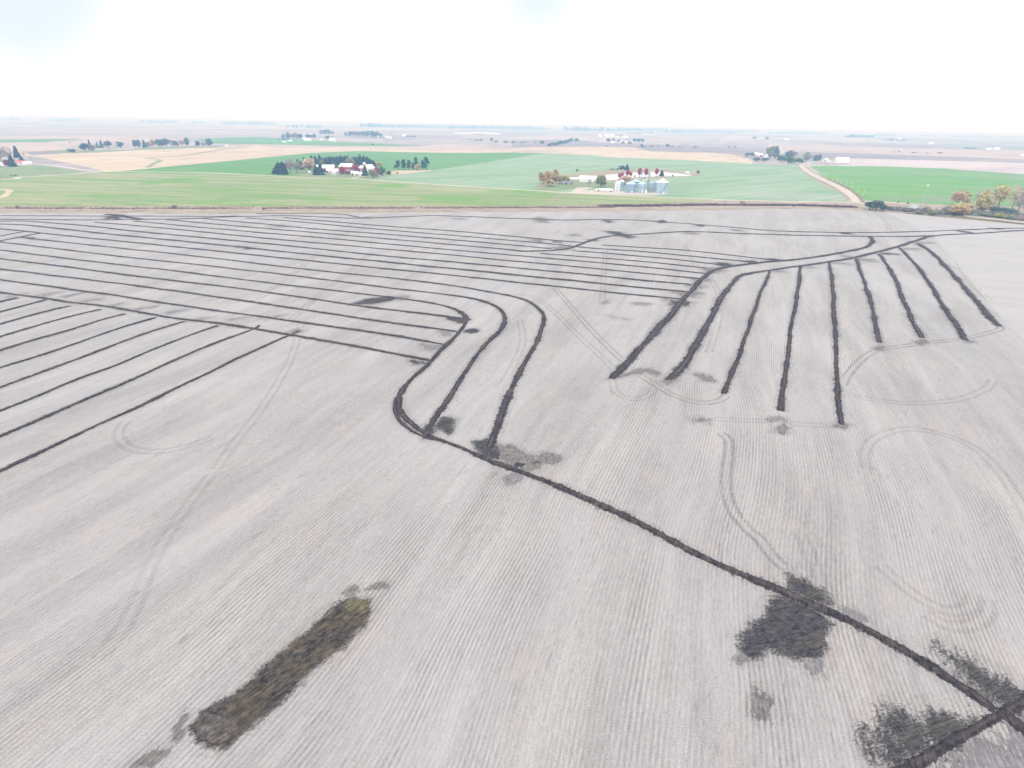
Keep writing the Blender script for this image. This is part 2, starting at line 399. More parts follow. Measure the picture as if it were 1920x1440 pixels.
def sheet(name, pix, mat, layer, label, kind='structure', thick=0):
    P = wpts(pix); P = densify(P); arr = np.array(P)
    x0, y0 = arr.min(0); x1, y1 = arr.max(0)
    rr = np.hypot(GX, GY)
    k = (GX > x0) & (GX < x1) & (GY > y0) & (GY < y1) & (rr > 800)
    gx, gy = GX[k], GY[k]; q = inside(gx, gy, P); gx, gy = gx[q], gy[q]
    vs = [Vector(p) for p in P] + [Vector((a, b)) for a, b in zip(gx, gy)]
    n = len(P)
    ov, oe, of, _, _, _ = delaunay_2d_cdt(vs, [], [list(range(n))], 1, 1e-4)
    V = np.array([(v.x, v.y) for v in ov]); z = relief(V[:, 0], V[:, 1]) + layer_off(np.hypot(V[:, 0], V[:, 1]), layer)
    o = mesh_obj(name, np.column_stack([V, z]), [tuple(f) for f in of], mat, smooth=True)
    # make every face look up
    me = o.data
    if len(me.polygons) and sum(p.normal.z for p in me.polygons) < 0: me.flip_normals()
    tag(o, label, kind=kind); return o
def smooth_line(P, step):
    """Catmull-Rom through the points, then evenly spaced"""
    P = [np.array(p[:2], float) for p in P]
    if len(P) > 2:
        Q = [2 * P[0] - P[1]] + P + [2 * P[-1] - P[-2]]; out = []
        for i in range(1, len(Q) - 2):
            a, b, c, d = Q[i - 1:i + 3]
            for t in np.linspace(0, 1, 14, endpoint=False):
                out.append(.5 * ((2 * b) + (c - a) * t + (2 * a - 5 * b + 4 * c - d) * t * t + (-a + 3 * b - 3 * c + d) * t ** 3))
        out.append(P[-1]); P = out
    P = np.array(P); L = np.concatenate([[0], np.cumsum(np.linalg.norm(np.diff(P, axis=0), axis=1))])
    s = np.linspace(0, L[-1], max(2, int(L[-1] / step)))
    return np.column_stack([np.interp(s, L, P[:, 0]), np.interp(s, L, P[:, 1])]), s
def ribbon(name, pix, width, mat, layer, label, kind='structure', wob=.12):
    P, s = smooth_line(wpts(pix), 6.0)
    T = np.gradient(P, axis=0); T /= np.linalg.norm(T, axis=1)[:, None] + 1e-9; Nn = np.column_stack([-T[:, 1], T[:, 0]])
    V = []; 
    wl = width / 2 * (1 + wob * vnoise(s / 14, s * 0 + 3)); wr = width / 2 * (1 + wob * vnoise(s / 11, s * 0 + 8))
    A = P + Nn * wl[:, None]; B = P - Nn * wr[:, None]; n = len(P)
    V = np.concatenate([A, P, B]); z = relief(V[:, 0], V[:, 1]) + layer_off(np.hypot(V[:, 0], V[:, 1]), layer)
    i = np.arange(n - 1); Q = np.concatenate([np.stack([i + n, i + n + 1, i + 1, i], -1), np.stack([i + 2 * n, i + 2 * n + 1, i + n + 1, i + n], -1)])
    o = np_mesh(name, np.column_stack([V, z]), Q, mat); tag(o, label, kind=kind); return o

# the wide bean field the drone hangs over
sheet('stubble_field', [(-1500, 380, 1), (-900, 447, 1), (0, 398), (240, 399.5), (480, 400), (600, 399), (720, 397.5), (960, 396.5), (1200, 395.5), (1310, 393.5), (1440, 391.5), (1560, 391), (1620, 393), (1640, 396), (1700, 400), (1760, 406), (1800, 410.5), (1920, 421.5), (900, 370, 1), (1500, 150, 1), (1300, -700, 1), (-1300, -700, 1)],
      MAT['stubble'], 0, 'pale harvested bean field with straight stubble rows')
sheet('stubble_field', [(1655, 398.5), (1700, 400.5), (1760, 406.5), (1800, 411), (1920, 422), (890, 368, 1), (760, 140, 1), (1990, 690), (1890, 612), (1800, 500), (1752, 447), (1700, 415)],
      MAT['headland'], 1, 'pale headland of the bean field with rows turned across')

m_hay = field_material('hay_field', R(-8), (.15, .24, .085), (.30, .30, .17), (.13, .26, .06), su=.05, sv=.004, blotch=.01, lo=.40, hi=.6)
m_green = field_material('winter_rye', R(-20), (.08, .21, .055), (.11, .25, .07), (.13, .25, .09), su=.05, sv=.004, lines=.15, line_w=24)
m_pale = field_material('thin_winter_wheat', R(40), (.175, .275, .155), (.245, .33, .215), (.265, .315, .245), su=.03, sv=.003, blotch=.004, lines=.3, line_w=20)
m_bright = field_material('bright_rye', R(-15), (.10, .25, .05), (.15, .29, .075), (.18, .24, .14), su=.03, sv=.003, blotch=.006, lines=.1, line_w=22)
m_corn = field_material('corn_stubble', R(70), (.42, .335, .245), (.52, .43, .32), (.34, .27, .22), su=.05, sv=.004, blotch=.004, lines=.25, line_w=14)
m_corn2 = field_material('corn_stubble_pink', R(-20), (.36, .285, .25), (.46, .375, .33), (.30, .245, .23), su=.03, sv=.003, blotch=.003, lines=.12, line_w=18)
m_grey = field_material('tilled_grey', R(-20), (.2, .175, .19), (.26, .225, .235), (.31, .26, .25), su=.02, sv=.003, blotch=.003)
m_pinkish = field_material('pale_residue', R(-20), (.42, .36, .36), (.5, .44, .43), (.36, .31, .32), su=.03, sv=.003, blotch=.004)
m_wet = field_material('wet_streaked_rye', R(-15), (.15, .2, .12), (.15, .27, .12), (.24, .2, .17), su=.06, sv=.012, blotch=.012)
m_lawn = field_material('pasture', R(-20), (.15, .21, .10), (.23, .27, .15), (.28, .26, .18), su=.08, sv=.03, blotch=.02)
m_verge = field_material('dry_grass', R(0), (.26, .215, .16), (.36, .30, .22), (.21, .165, .14), su=.12, sv=.02, blotch=.05)
m_brown = field_material('dead_weeds', R(0), (.30, .24, .22), (.38, .31, .27), (.24, .19, .185), su=.2, sv=.04, blotch=.06)
m_tan = plain('tan_gravel', (.46, .40, .35), .95, .12, .3)
m_lane = plain('pale_dirt_lane', (.50, .46, .36), .95, .12, .3)
m_whiteroad = plain('crushed_limestone', (.58, .56, .53), .95, .1, .3)
m_bank = field_material('pond_bank', R(10), (.25, .2, .15), (.33, .28, .19), (.2, .24, .11), su=.1, sv=.03, blotch=.02)

sheet('stubble_field', [(-900, 330), (0, 290), (61, 292.5), (150, 310), (200, 322), (225, 321), (330, 311), (475, 297.5), (580, 287), (675, 283), (740, 285), (855, 287), (960, 286), (1017, 287), (1110, 291), (1140, 295), (1260, 299), (1410, 307), (1411, 302), (1402, 297), (1370, 289), (1335, 286), (1220, 284), (1185, 276), (1085, 275), (960, 277), (850, 274), (740, 274), (640, 272.5), (480, 271), (375, 277), (275, 281.5), (175, 286), (95, 289), (0, 287), (-900, 300)],
      m_corn, 1, 'tan corn stubble field rolling behind the green fields')
sheet('stubble_field', [(480, 272), (640, 274), (740, 274), (960, 276.5), (985, 279), (900, 283), (760, 281), (640, 277), (520, 277)], m_corn2, 2, 'pinkish stubble strip in front of the far dairy')
sheet('stubble_field', [(-900, 250), (0, 255), (160, 254), (330, 257), (330, 263), (155, 268), (110, 283), (61, 290), (-20, 289), (-900, 300)], m_corn2, 1, 'pinkish stubble field behind the left farmyard')
sheet('tilled_field', [(46, 284.5), (90, 283.5), (120, 286), (105, 288.5), (61, 291)], m_grey, 3, 'narrow grey tilled strip left of the small grove')
sheet('tilled_field', [(960, 263), (1080, 262), (1130, 268), (1230, 270), (1330, 275), (1440, 279), (1440, 289), (1372, 289.5), (1335, 286.5), (1220, 284), (1185, 276), (1085, 275), (960, 276.5)], m_grey, 2, 'grey tilled slope behind the corn stubble')
sheet('tilled_field', [(1440, 279), (1560, 285), (1920, 301), (2600, 325), (2600, 300), (1920, 284), (1640, 276), (1440, 270)], m_corn2, 1, 'pinkish far slope on the right')
sheet('tilled_field', [(1440, 285), (1587, 287), (1920, 299), (2600, 322), (2600, 335), (1920, 306), (1587, 297), (1440, 296)], m_grey, 2, 'grey tilled band behind the white shed')
sheet('stubble_field', [(1560, 300), (1587, 297), (1920, 306), (2600, 330), (2600, 345), (1920, 326.5), (1765, 316), (1655, 312), (1600, 311)], m_pinkish, 3, 'pale pinkish stubble field on the right hillside')
sheet('green_field', [(225, 321.5), (330, 311), (475, 297.5), (580, 287), (675, 283), (740, 285), (855, 287), (960, 286), (1017, 287), (960, 297), (812, 319), (740, 321.5), (700, 331), (700, 338), (660, 335.5), (560, 332), (480, 328), (400, 324), (270, 322)],
      m_green, 2, 'dark green winter rye field around the red barn farm')
sheet('green_field', [(1017, 287), (1110, 291), (1140, 295), (1260, 299), (1410, 307), (1495, 310), (1520, 330), (1545, 348), (1575, 362), (1597, 378), (1560, 378), (1440, 377), (1340, 374), (1200, 368), (1075, 362), (960, 355), (830, 347), (700, 338.5), (700, 332), (740, 322), (812, 319), (960, 297)],
      m_pale, 3, 'pale blue-green wheat field around the grain bins')
sheet('green_field', [(1520, 311.5), (1655, 312), (1765, 316), (1920, 326.5), (2600, 352), (2600, 420), (1920, 388), (1765, 383.5), (1620, 376), (1585, 352), (1550, 337)],
      m_bright, 3, 'bright green rye field right of the gravel road')
sheet('green_field', [(-900, 420), (0, 387.2), (480, 387.2), (960, 386.5), (1150, 383.5), (1250, 380.5), (1320, 378.5), (1340, 374.5), (1200, 368.5), (1075, 362.5), (960, 355.5), (830, 347.5), (660, 335.5), (480, 328.5), (400, 325), (270, 322.5), (200, 322.5), (120, 328), (37, 333), (-40, 338), (-900, 375)],
      m_hay, 2, 'light green mown hay field streaked with tan')
sheet('pasture', [(-500, 330), (0, 312), (57, 309), (100, 313), (160, 321.5), (120, 328), (37, 332.5), (-40, 337), (-500, 352)], m_lawn, 3, 'green pasture below the left farmhouse')
sheet('pasture', [(86, 284.5), (110, 282), (150, 282.5), (235, 280.5), (300, 276), (430, 273), (432, 275.5), (330, 279), (250, 281.5), (180, 286.5), (120, 287)], m_lawn, 3, 'narrow green yard under the row of far trees')
sheet('green_field', [(-500, 262), (0, 262), (100, 260.8), (158, 261.5), (90, 266), (0, 267.5), (-500, 270)], m_green, 3, 'thin dark green strip far on the left')
sheet('green_field', [(355, 263), (420, 258), (480, 256.5), (530, 260), (620, 265), (700, 269), (790, 273.5), (640, 274), (560, 272), (480, 270.5), (400, 269), (380, 265)], m_green, 3, 'green field in front of the far dairy')
sheet('pasture', [(530, 323), (560, 320), (640, 318), (735, 319), (745, 328), (705, 333), (700, 337), (640, 334), (560, 331)], m_lawn, 4, 'lawn of the red barn farmyard')
sheet('farm_field', [(730, 323), (742, 319.5), (810, 318.5), (812, 319.5), (780, 324), (735, 328)], m_corn, 5, 'tan stubble corner beside the pines')
sheet('pond_bank', [(1005, 350), (1035, 333), (1075, 326), (1135, 319.5), (1180, 316.5), (1250, 318), (1300, 324), (1318, 328), (1300, 331), (1240, 334), (1190, 339), (1165, 344), (1120, 338), (1070, 337), (1045, 345), (1030, 352), (1012, 356)], m_bank, 4, 'brown grassy bank around the farm pond')
m_pond, tpond, bpond = new_mat('pond_water'); bpond.inputs['Base Color'].default_value = (.25, .3, .33, 1); bpond.inputs['Roughness'].default_value = .12; bpond.inputs['Specular IOR Level'].default_value = 1.0; bpond.inputs['IOR'].default_value = 1.6
sheet('water', [(1128, 330), (1142, 327.5), (1167, 326), (1197, 323.2), (1225, 322.5), (1250, 323.5), (1272, 325.5), (1300, 328.5), (1285, 330.2), (1262, 330.4), (1235, 330.8), (1205, 331.5), (1180, 334.2), (1160, 337.4), (1140, 337.5)], m_pond, 6, 'pale still farm pond behind the grain bins')
sheet('water', [(1065, 333), (1090, 332), (1112, 334), (1092, 336), (1070, 336.5)], m_pond, 6, 'small arm of the pond beside the white shed')
sheet('pasture', [(1000, 357), (1012, 352), (1045, 345), (1070, 338), (1165, 345), (1150, 352), (1120, 353), (1075, 354), (1040, 360)], m_lawn, 5, 'lawn of the farmstead by the pond')
sheet('gravel_yard', [(1068, 362), (1082, 352), (1105, 351.5), (1112, 353.5), (1092, 355), (1100, 357), (1150, 358), (1255, 362.5), (1250, 365), (1215, 366.5), (1150, 364.5), (1100, 363)], m_tan, 6, 'tan gravel yard in front of the grain bins')
sheet('verge', [(-1500, 450, 1), (-900, 520, 1), (0, 387), (480, 387), (960, 386.2), (1150, 383), (1250, 380), (1340, 376.5), (1600, 378), (1765, 383.5), (1920, 388), (2600, 415), (900, 385, 1), (1920, 422), (1800, 411), (1700, 400.5), (1640, 396.5), (1560, 391.5), (1440, 392), (1310, 394), (1200, 396), (960, 397), (600, 399.5), (480, 400.5), (240, 400), (0, 398.5), (-900, 447, 1), (-1500, 380, 1)], m_verge, 1, 'tan dry grass verge along the field edge')
sheet('verge', [(-900, 500, 1), (0, 388.3), (240, 388.5), (480, 388.3), (960, 388), (1150, 384.5), (1250, 381.5), (1340, 379), (1600, 381), (1600, 386), (1440, 388.5), (1310, 389.5), (1200, 391), (960, 392), (480, 393.2), (240, 393.3), (0, 393), (-900, 488, 1)], m_brown, 2, 'brown strip of dead weeds in the roadside ditch')
ribbon('dirt_lane', [(-900, 352), (-40, 338), (37, 332.5), (120, 327.5), (200, 322.3), (270, 322.2), (400, 324.4), (480, 328.2), (560, 332), (660, 335.3), (700, 338), (830, 347), (960, 355), (1075, 362), (1200, 368.2), (1340, 374.2), (1440, 377), (1560, 379), (1606, 379.5)], 6.5, m_lane, 7, 'pale dirt lane crossing between the green fields')
ribbon('dirt_lane', [(57, 306.5), (95, 310), (130, 315), (165, 320), (205, 322)], 5, m_whiteroad, 7, 'pale farm lane running down from the left farmhouse')
ribbon('dirt_lane', [(660, 334.5), (672, 332), (690, 330), (697, 329.5)], 4.5, m_lane, 7, 'short pale drive into the red barn farmyard')
ribbon('dirt_lane', [(1620, 377.5), (1700, 382), (1765, 384.5), (1830, 386), (1920, 390)], 3.5, m_lane, 7, 'thin lane along the bottom of the bright green field')
ribbon('gravel_road', [(1462, 288.5), (1468, 284), (1460, 277.5)], 10, m_lane, 6, 'bit of gravel road climbing the hill behind the grove')
ribbon('gravel_road', [(1610, 381), (1602, 371), (1583, 357), (1565, 347), (1540, 335.5), (1515, 322), (1503, 312), (1499, 305), (1492, 300)], 10.5, m_tan, 8, 'tan gravel road climbing away between two green fields')
ribbon('verge', [(1617, 380), (1612, 371), (1592, 356), (1574, 346), (1549, 334.5), (1522, 321), (1508, 311)], 5, m_bank, 5, 'brown roadside verge right of the gravel road')
ribbon('verge', [(1590, 379), (1588, 371), (1570, 357), (1553, 347), (1530, 336), (1507, 322), (1497, 311)], 5, m_bank, 5, 'brown roadside verge left of the gravel road')
ribbon('gravel_road', [(1680, 395.5), (1720, 397.5), (1762, 400.5), (1820, 406), (1920, 417.3), (2100, 436)], 3.6, m_whiteroad, 6, 'white limestone track along the right edge of the field')
ribbon('gravel_road', [(1600, 379.5), (1640, 385), (1662, 390.5), (1700, 392.5)], 5, m_tan, 6, 'tan track bending behind the dark shrub')
ribbon('worn_track', [(1057, 365), (1046, 370), (1034, 377), (1028, 381)], 5, m_verge, 4, 'pale worn track dropping across the hay field')
ribbon('worn_track', [(-60, 378), (0, 370), (14, 362), (12, 356), (-60, 350)], 6, m_corn, 4, 'tan curved swath at the left edge of the hay field')
ribbon('waterway', [(276, 314), (290, 306), (300, 302), (296, 299), (278, 297), (340, 292), (400, 283), (470, 273)], 8, m_lawn, 4, 'thin green grass waterway winding through corn stubble')
ribbon('verge', [(1640, 322), (1700, 326), (1790, 331), (1920, 341)], 26, m_wet, 5, 'brown wet streak across the bright green field')
ribbon('verge', [(1660, 318), (1760, 321), (1850, 323), (1920, 329)], 34, m_wet, 5, 'upper brown streak across the bright green field')

# ------------------------------------------------------------------ turned soil: trenches and patches
def trench(name, pix, width, label, group='drainage trenches cut across the field', amp=.34, lay=0, ext=(0, 0), mat=None, kind=None, bias=0.0, cat='trench'):
    P = [np.array(p) for p in wpts(pix)]
    d = np.median([np.hypot(*p) for p in P]); step = .22 if d < 200 else (.3 if d < 260 else (.5 if d < 420 else 1.0))
    P, s = smooth_line(P, step)
    T = np.gradient(P, axis=0); T /= np.linalg.norm(T, axis=1)[:, None] + 1e-9; Nn = np.column_stack([-T[:, 1], T[:, 0]])
    nx = 31 if d < 200 else (23 if d < 260 else (15 if d < 420 else 9))
    t = np.linspace(-2.1, 2.1, nx)
    L = s[-1]; seed = rng.random() * 200; width = width * float(np.interp(d, [140, 200, 320, 470], [.85, .9, 1.1, 1.4]))
    wv_ = width / 2 * (1 + .22 * vnoise(s / 9 + seed, s * 0) + .16 * vnoise(s / 2.3, s * 0 + seed))
    sway = .18 * width * vnoise(s / 17 + seed, s * 0 + 5)
    off = t[None] * wv_[:, None] + sway[:, None]
    X = P[:, 0][:, None] + Nn[:, 0][:, None] * off; Y = P[:, 1][:, None] + Nn[:, 1][:, None] * off
    endt = np.clip(np.minimum(s, L - s) / (width * .8) + .15, 0, 1)
    at_ = np.abs(t[None]) * 1.06; prof = np.where(at_ < 1, (1 - at_ ** 2) * endt[:, None], -(at_ - 1) * .5 - .03 - .5 * (1 - endt[:, None])) + 0 * X
    ragged = fbm(X * 2.3 + seed, Y * 2.3, 3) * 1.15 + fbm(X * .33, Y * .33 + seed, 3) * .45
    cov = prof * 1.15 + ragged * .6 + bias * .5 + float(np.interp(d, [140, 220, 330, 470], [-.12, -.1, .1, .35]))
    Z = cov_z(cov) + amp * np.clip(cov - .25, 0, 1) ** 1.2 + relief(X, Y)
    # a shallow slot down the middle where the plough ran
    Z = Z - amp * .4 * np.clip(prof - .6, 0, 1)
    n, m = X.shape; V = np.stack([X, Y, Z], -1).reshape(-1, 3)
    i = np.arange(n - 1)[:, None]; j = np.arange(m - 1)[None]
    Q = np.stack([i * m + j, (i + 1) * m + j, (i + 1) * m + j + 1, i * m + j + 1], -1).reshape(-1, 4)
    keep = (cov.ravel()[Q] > -.72).any(1); Q = Q[keep][:, ::-1]
    used = np.unique(Q); mp = np.zeros(len(V), int); mp[used] = np.arange(len(used)); V2 = V[used]; Q = mp[Q]
    uv = np.stack([cov, np.broadcast_to(t[None] / 2.1, X.shape)], -1).reshape(-1, 2)[used]
    o = np_mesh(name, V2, Q, mat or MAT['soil'], uv); tag(o, label, None if kind else cat, None if kind else group, kind); return o
LIFT = [0]
def cov_z(cov):
    """height of strewn soil: where two heaps overlap the thicker one shows"""
    LIFT[0] = (LIFT[0] + 1) % 40
    return .008 + .05 * np.clip((cov + 1) / 2, 0, 1) + LIFT[0] * .00015
def seg_dist(px, py, poly):
    d = np.full(px.shape, 1e9); n = len(poly)
    for i in range(n):
        a = np.array(poly[i]); b = np.array(poly[(i + 1) % n]); v = b - a; L = v.dot(v) + 1e-9
        u = np.clip(((px - a[0]) * v[0] + (py - a[1]) * v[1]) / L, 0, 1); d = np.minimum(d, np.hypot(px - a[0] - u * v[0], py - a[1] - u * v[1]))
    return d
def patch(name, pix, mat, label, cell=.35, edge=1.2, rag=.8, stretch=3.0, th=TH, amp=.12, dens=0.0, group='soil patches on the bean field', cat='soil patch', pit=0, kind=None, fine=1.0, trim=-.72):
    """loose soil thrown over the stubble: a low rough sheet whose hollows dip under the ground"""
    poly = wpts(pix); A = np.array(poly); pad = edge * 2.2
    x0, y0 = A.min(0) - pad; x1, y1 = A.max(0) + pad
    nx = int((x1 - x0) / cell) + 2; ny = int((y1 - y0) / cell) + 2
    X, Y = np.meshgrid(np.linspace(x0, x1, nx), np.linspace(y0, y1, ny), indexing='ij')
    sdv = seg_dist(X, Y, poly); sdv = np.where(inside(X, Y, poly), sdv, -sdv)
    edge = edge * 2.6; rag = rag * .85
    c, s_ = math.cos(th), math.sin(th); U = X * s_ - Y * c; V_ = X * c + Y * s_
    q = rng.random() * 99
    nn = fbm(U * .35 * fine + q, V_ * .35 * fine / (stretch * .5 + .5), 4) * .75 + fbm(U * 2.2 * fine, V_ * 2.2 * fine / stretch + q, 3) * .35
    g = np.clip(sdv / edge, -2, 1) * 1.0 + nn * rag * 1.15 + dens - .1
    Z = cov_z(g) + relief(X, Y)
    n, m = X.shape; V = np.stack([X, Y, Z], -1).reshape(-1, 3)
    i = np.arange(n - 1)[:, None]; j = np.arange(m - 1)[None]
    Q = np.stack([i * m + j, (i + 1) * m + j, (i + 1) * m + j + 1, i * m + j + 1], -1).reshape(-1, 4)
    Q = Q[(g.ravel()[Q] > trim).any(1)]
    if len(Q) == 0: return None
    used = np.unique(Q); mp = np.zeros(len(V), int); mp[used] = np.arange(len(used))
    o = np_mesh(name, V[used], mp[Q], mat, np.column_stack([g.ravel(), g.ravel()])[used]); tag(o, label, None if kind else cat, None if kind else group, kind); return o

MAT['soil'] = strewn('turned_soil', (.018, .016, .021), (.064, .053, .055), (.05, .042, .043), .4, 1, mid=True, lo=-.16, hi=.24, fa=3.0)
MAT['dark_patch'] = strewn('dark_thrown_soil', (.022, .022, .030), (.075, .069, .072), (.085, .075, .06), .6, 1, R(20))
MAT['brown_patch'] = strewn('brown_crumbled_soil', (.09, .082, .082), (.19, .17, .16), (.13, .12, .10), .5, .85)
MAT['grey_patch'] = strewn('thin_spread_soil', (.09, .088, .10), (.19, .18, .19), (.13, .125, .135), .5, .7)
MAT['pit_soil'] = strewn('pit_soil', (.016, .015, .020), (.085, .07, .058), (.14, .11, .065), .32, 1, R(52), grain=3.5, lo=-.3, hi=.2, fa=2.8)
MAT['track'] = strewn('tyre_pressed_stubble', (.12, .11, .115), (.2, .185, .19), (.16, .15, .15), .4, .5)
MAT['faint_track'] = strewn('lightly_pressed_stubble', (.16, .15, .155), (.24, .225, .23), (.2, .19, .19), .4, .2)

ORD = ['first', 'second', 'third', 'fourth', 'fifth', 'sixth', 'seventh', 'eighth', 'ninth', 'tenth', 'eleventh', 'twelfth', 'thirteenth', 'fourteenth', 'fifteenth', 'sixteenth']
GL = 'long parallel trenches across the left field'; GC = 'slanting trenches in the left corner comb'; GF = 'trenches fanning from the right collector'
DT = 'drainage_trench'
# long parallel trenches, far to near
LONG = [
 (1.5, [(532, 408), (720, 423.8), (840, 432.5), (960, 443), (1030, 450), (1095, 455)]),
 (1.5, [(462, 408.8), (560, 416), (720, 431), (860, 442.5), (960, 451), (1066, 461), (1112, 465.6), (1200, 471.5), (1280, 479), (1400, 491)]),
 (1.5, [(371, 408.8), (480, 418.8), (600, 430), (720, 439), (880, 452.5), (960, 459.6), (1035, 466.5)]),
 (1.6, [(312, 412), (480, 427), (600, 437), (720, 447.5), (840, 458), (960, 468.8), (982, 470.6)]),
 (1.6, [(250, 414.4), (330, 422), (480, 435.6), (600, 445.5), (720, 457), (840, 468), (960, 478.8), (1080, 489), (1200, 499.8), (1324, 513)]),
 (1.6, [(177, 417), (240, 421.9), (360, 433), (480, 445), (600, 456), (720, 467), (840, 477.5), (960, 489.4), (1080, 500), (1200, 512), (1312, 522.5)]),
 (1.6, [(-60, 414.5), (0, 415), (52, 415), (110, 419), (175, 424.5), (240, 432.3), (315, 439.5), (480, 455), (600, 467), (720, 480), (840, 490.5), (960, 501.5), (1080, 513), (1200, 525), (1300, 534)]),
 (2.0, [(-60, 418), (0, 420), (60, 423), (120, 430), (240, 442.5), (360, 454), (478, 466.2), (600, 479), (720, 491), (840, 503), (960, 514.8), (1080, 527), (1200, 539), (1290, 547.5)]),
 (1.7, [(-60, 423), (0, 429.4), (70, 436), (162, 446), (240, 453.8), (360, 466), (480, 478.5), (600, 491), (720, 503.5), (840, 515.5), (960, 528.5), (1080, 541), (1200, 553.8), (1277, 561)]),
 (2.1, [(37, 445), (120, 454), (240, 466.9), (360, 479.5), (480, 493.8), (600, 508), (720, 520), (845, 535), (907, 545.5), (960, 556), (990, 565), (1010, 579), (1020, 597), (1010, 630), (990, 670), (973, 700), (950, 757), (935, 800), (919, 842)]),
 (2.1, [(-60, 448), (0, 454), (120, 468), (240, 482.5), (360, 495), (480, 508.8), (600, 523), (720, 538.8), (820, 550), (882, 559.5), (915, 568), (935, 578), (947, 594), (940, 617), (913, 643), (883, 683), (855, 725), (827, 767), (806, 802)]),
 (1.8, [(-60, 462), (0, 469), (120, 484), (240, 498), (360, 512), (480, 527.5), (600, 542), (700, 554), (760, 561), (807, 568), (845, 577), (868, 589), (876, 602)]),
 (1.8, [(-60, 477), (0, 485), (120, 500), (240, 515.6), (360, 530), (480, 545.6), (560, 557), (655, 571), (760, 584), (883, 600)]),
 (1.8, [(-60, 496), (0, 504.4), (120, 519), (240, 533.8), (360, 550), (480, 567.5), (560, 580), (640, 591.7), (750, 607), (857, 622)]),
 (1.8, [(-60, 515), (0, 524.4), (120, 541), (240, 557.5), (367, 577), (500, 595), (640, 615), (740, 630), (833, 646)]),
 (2.0, [(-60, 540), (0, 549), (40, 554), (90, 560), (140, 568), (185, 573), (260, 585), (333, 597), (440, 611), (540, 627), (640, 645), (725, 660), (807, 676)]),
]
for i, (wd, pl) in enumerate(LONG):
    trench(DT, pl, wd, f'long dark trench, {ORD[i]} of sixteen left ones counted from the far edge', GL)
COMB = [
 [(-60, 582), (0, 566.7), (33, 558)],
 [(-60, 601), (0, 585), (50, 572), (87, 562)],
 [(-60, 626), (0, 608), (83, 585), (133, 573)],
 [(-60, 652), (0, 632), (100, 602), (150, 589), (190, 580)],
 [(-60, 679), (0, 658), (60, 639), (133, 618), (190, 600), (237, 588)],
 [(-60, 712), (0, 690), (75, 667), (150, 642), (220, 617), (293, 595)],
 [(-60, 749), (0, 727), (107, 687), (170, 664), (233, 640), (290, 620), (350, 602)],
 [(-60, 794), (0, 770), (75, 741), (150, 710), (220, 684), (283, 657), (350, 631), (410, 610)],
 [(-60, 845), (0, 819), (80, 785), (167, 747), (240, 716), (317, 680), (400, 645), (473, 618), (487, 609)],
 [(-60, 915), (0, 885), (90, 842), (183, 797), (260, 762), (333, 727), (395, 698), (450, 670), (500, 647), (533, 632), (563, 620)],
]
for i, pl in enumerate(COMB): trench(DT, pl, 1.9 if i < 9 else 2.0, f'slanting dark trench, {ORD[i]} of ten in the left corner counted from the far one', GC)
trench(DT, [(876, 602), (867, 616), (850, 634), (827, 655), (800, 684), (775, 706), (756, 727), (746, 748), (751, 773), (773, 795), (807, 817), (840, 829), (873, 842), (923, 864), (990, 891), (1060, 920), (1140, 955), (1220, 993), (1303, 1037), (1380, 1074), (1453, 1105), (1520, 1134), (1580, 1158), (1640, 1188), (1697, 1220), (1740, 1245), (1780, 1271), (1830, 1303), (1872, 1334)],
       2.5, 'longest trench, bending like a hook then running to the lower right corner', amp=.4)
trench(DT, [(751, 738), (741, 758), (747, 785), (770, 806), (800, 821), (822, 826)], 1.5, 'short second furrow around the outside of the hook bend')
trench(DT, [(1380, 1700), (1600, 1520), (1660, 1475), (1713, 1441), (1790, 1387), (1863, 1342), (1920, 1314), (2000, 1270), (2100, 1215), (2400, 1060), (2800, 880)], 2.6, 'wide trench cutting across the lower right corner', amp=.42, bias=.1)
trench(DT, [(1880, 1338), (1905, 1356), (1960, 1395), (2020, 1440), (2160, 1540), (2400, 1720)], 2.8, 'dark trench leaving the lower right corner beyond the crossing', amp=.4, bias=.1)
trench(DT, [(1630, 443.5), (1634.5, 449), (1634, 456), (1622, 464), (1573, 475), (1530, 482), (1480, 488), (1440, 491), (1400, 495.5), (1362, 501), (1337, 507.5), (1322, 517), (1305, 535), (1287, 555), (1270, 576), (1250, 599), (1230, 622), (1200, 655), (1173, 686), (1145, 710)], 2.3,
       'collector trench curving down to the leftmost end of the fan', amp=.38)
trench(DT, [(1740, 443.5), (1725, 449), (1680, 463.5), (1613, 480.5), (1560, 490), (1513, 497), (1450, 506), (1397, 515), (1378, 526), (1363, 543), (1341, 580), (1320, 620), (1303, 645), (1284, 679), (1268, 698), (1252, 713)], 2.3,
       'collector trench heading the fan, bending down second from its left', amp=.38)
FAN = [
 [(1443, 508), (1430, 540), (1417, 577), (1402, 618), (1380, 680), (1366, 715), (1356, 739)],
 [(1502, 499), (1493, 555), (1486, 600), (1477, 655), (1470, 715), (1463, 771)],
 [(1555, 491), (1561, 540), (1564, 600), (1567, 685), (1572, 745), (1579, 797)],
 [(1605, 485), (1623, 537), (1635, 580), (1642, 613), (1649, 643)],
 [(1648, 476), (1665, 500), (1680, 530), (1702, 580), (1716, 612), (1728, 634)],
 [(1685, 464), (1712, 491), (1737, 523), (1770, 577), (1795, 614), (1810, 638)],
 [(1720, 456), (1748, 475), (1780, 507), (1825, 558), (1870, 612)],
]
for i, pl in enumerate(FAN): trench(DT, pl, 2.05 if i in (1, 2) else 1.8, f'fan trench hanging from the collector, {ORD[i]} of seven from the left', GF, amp=.4)
trench(DT, [(0, 404.6), (100, 405), (200, 405.4), (260, 405.3), (390, 406), (445, 405.8)], 1.1, 'thin trench along the far edge at left')
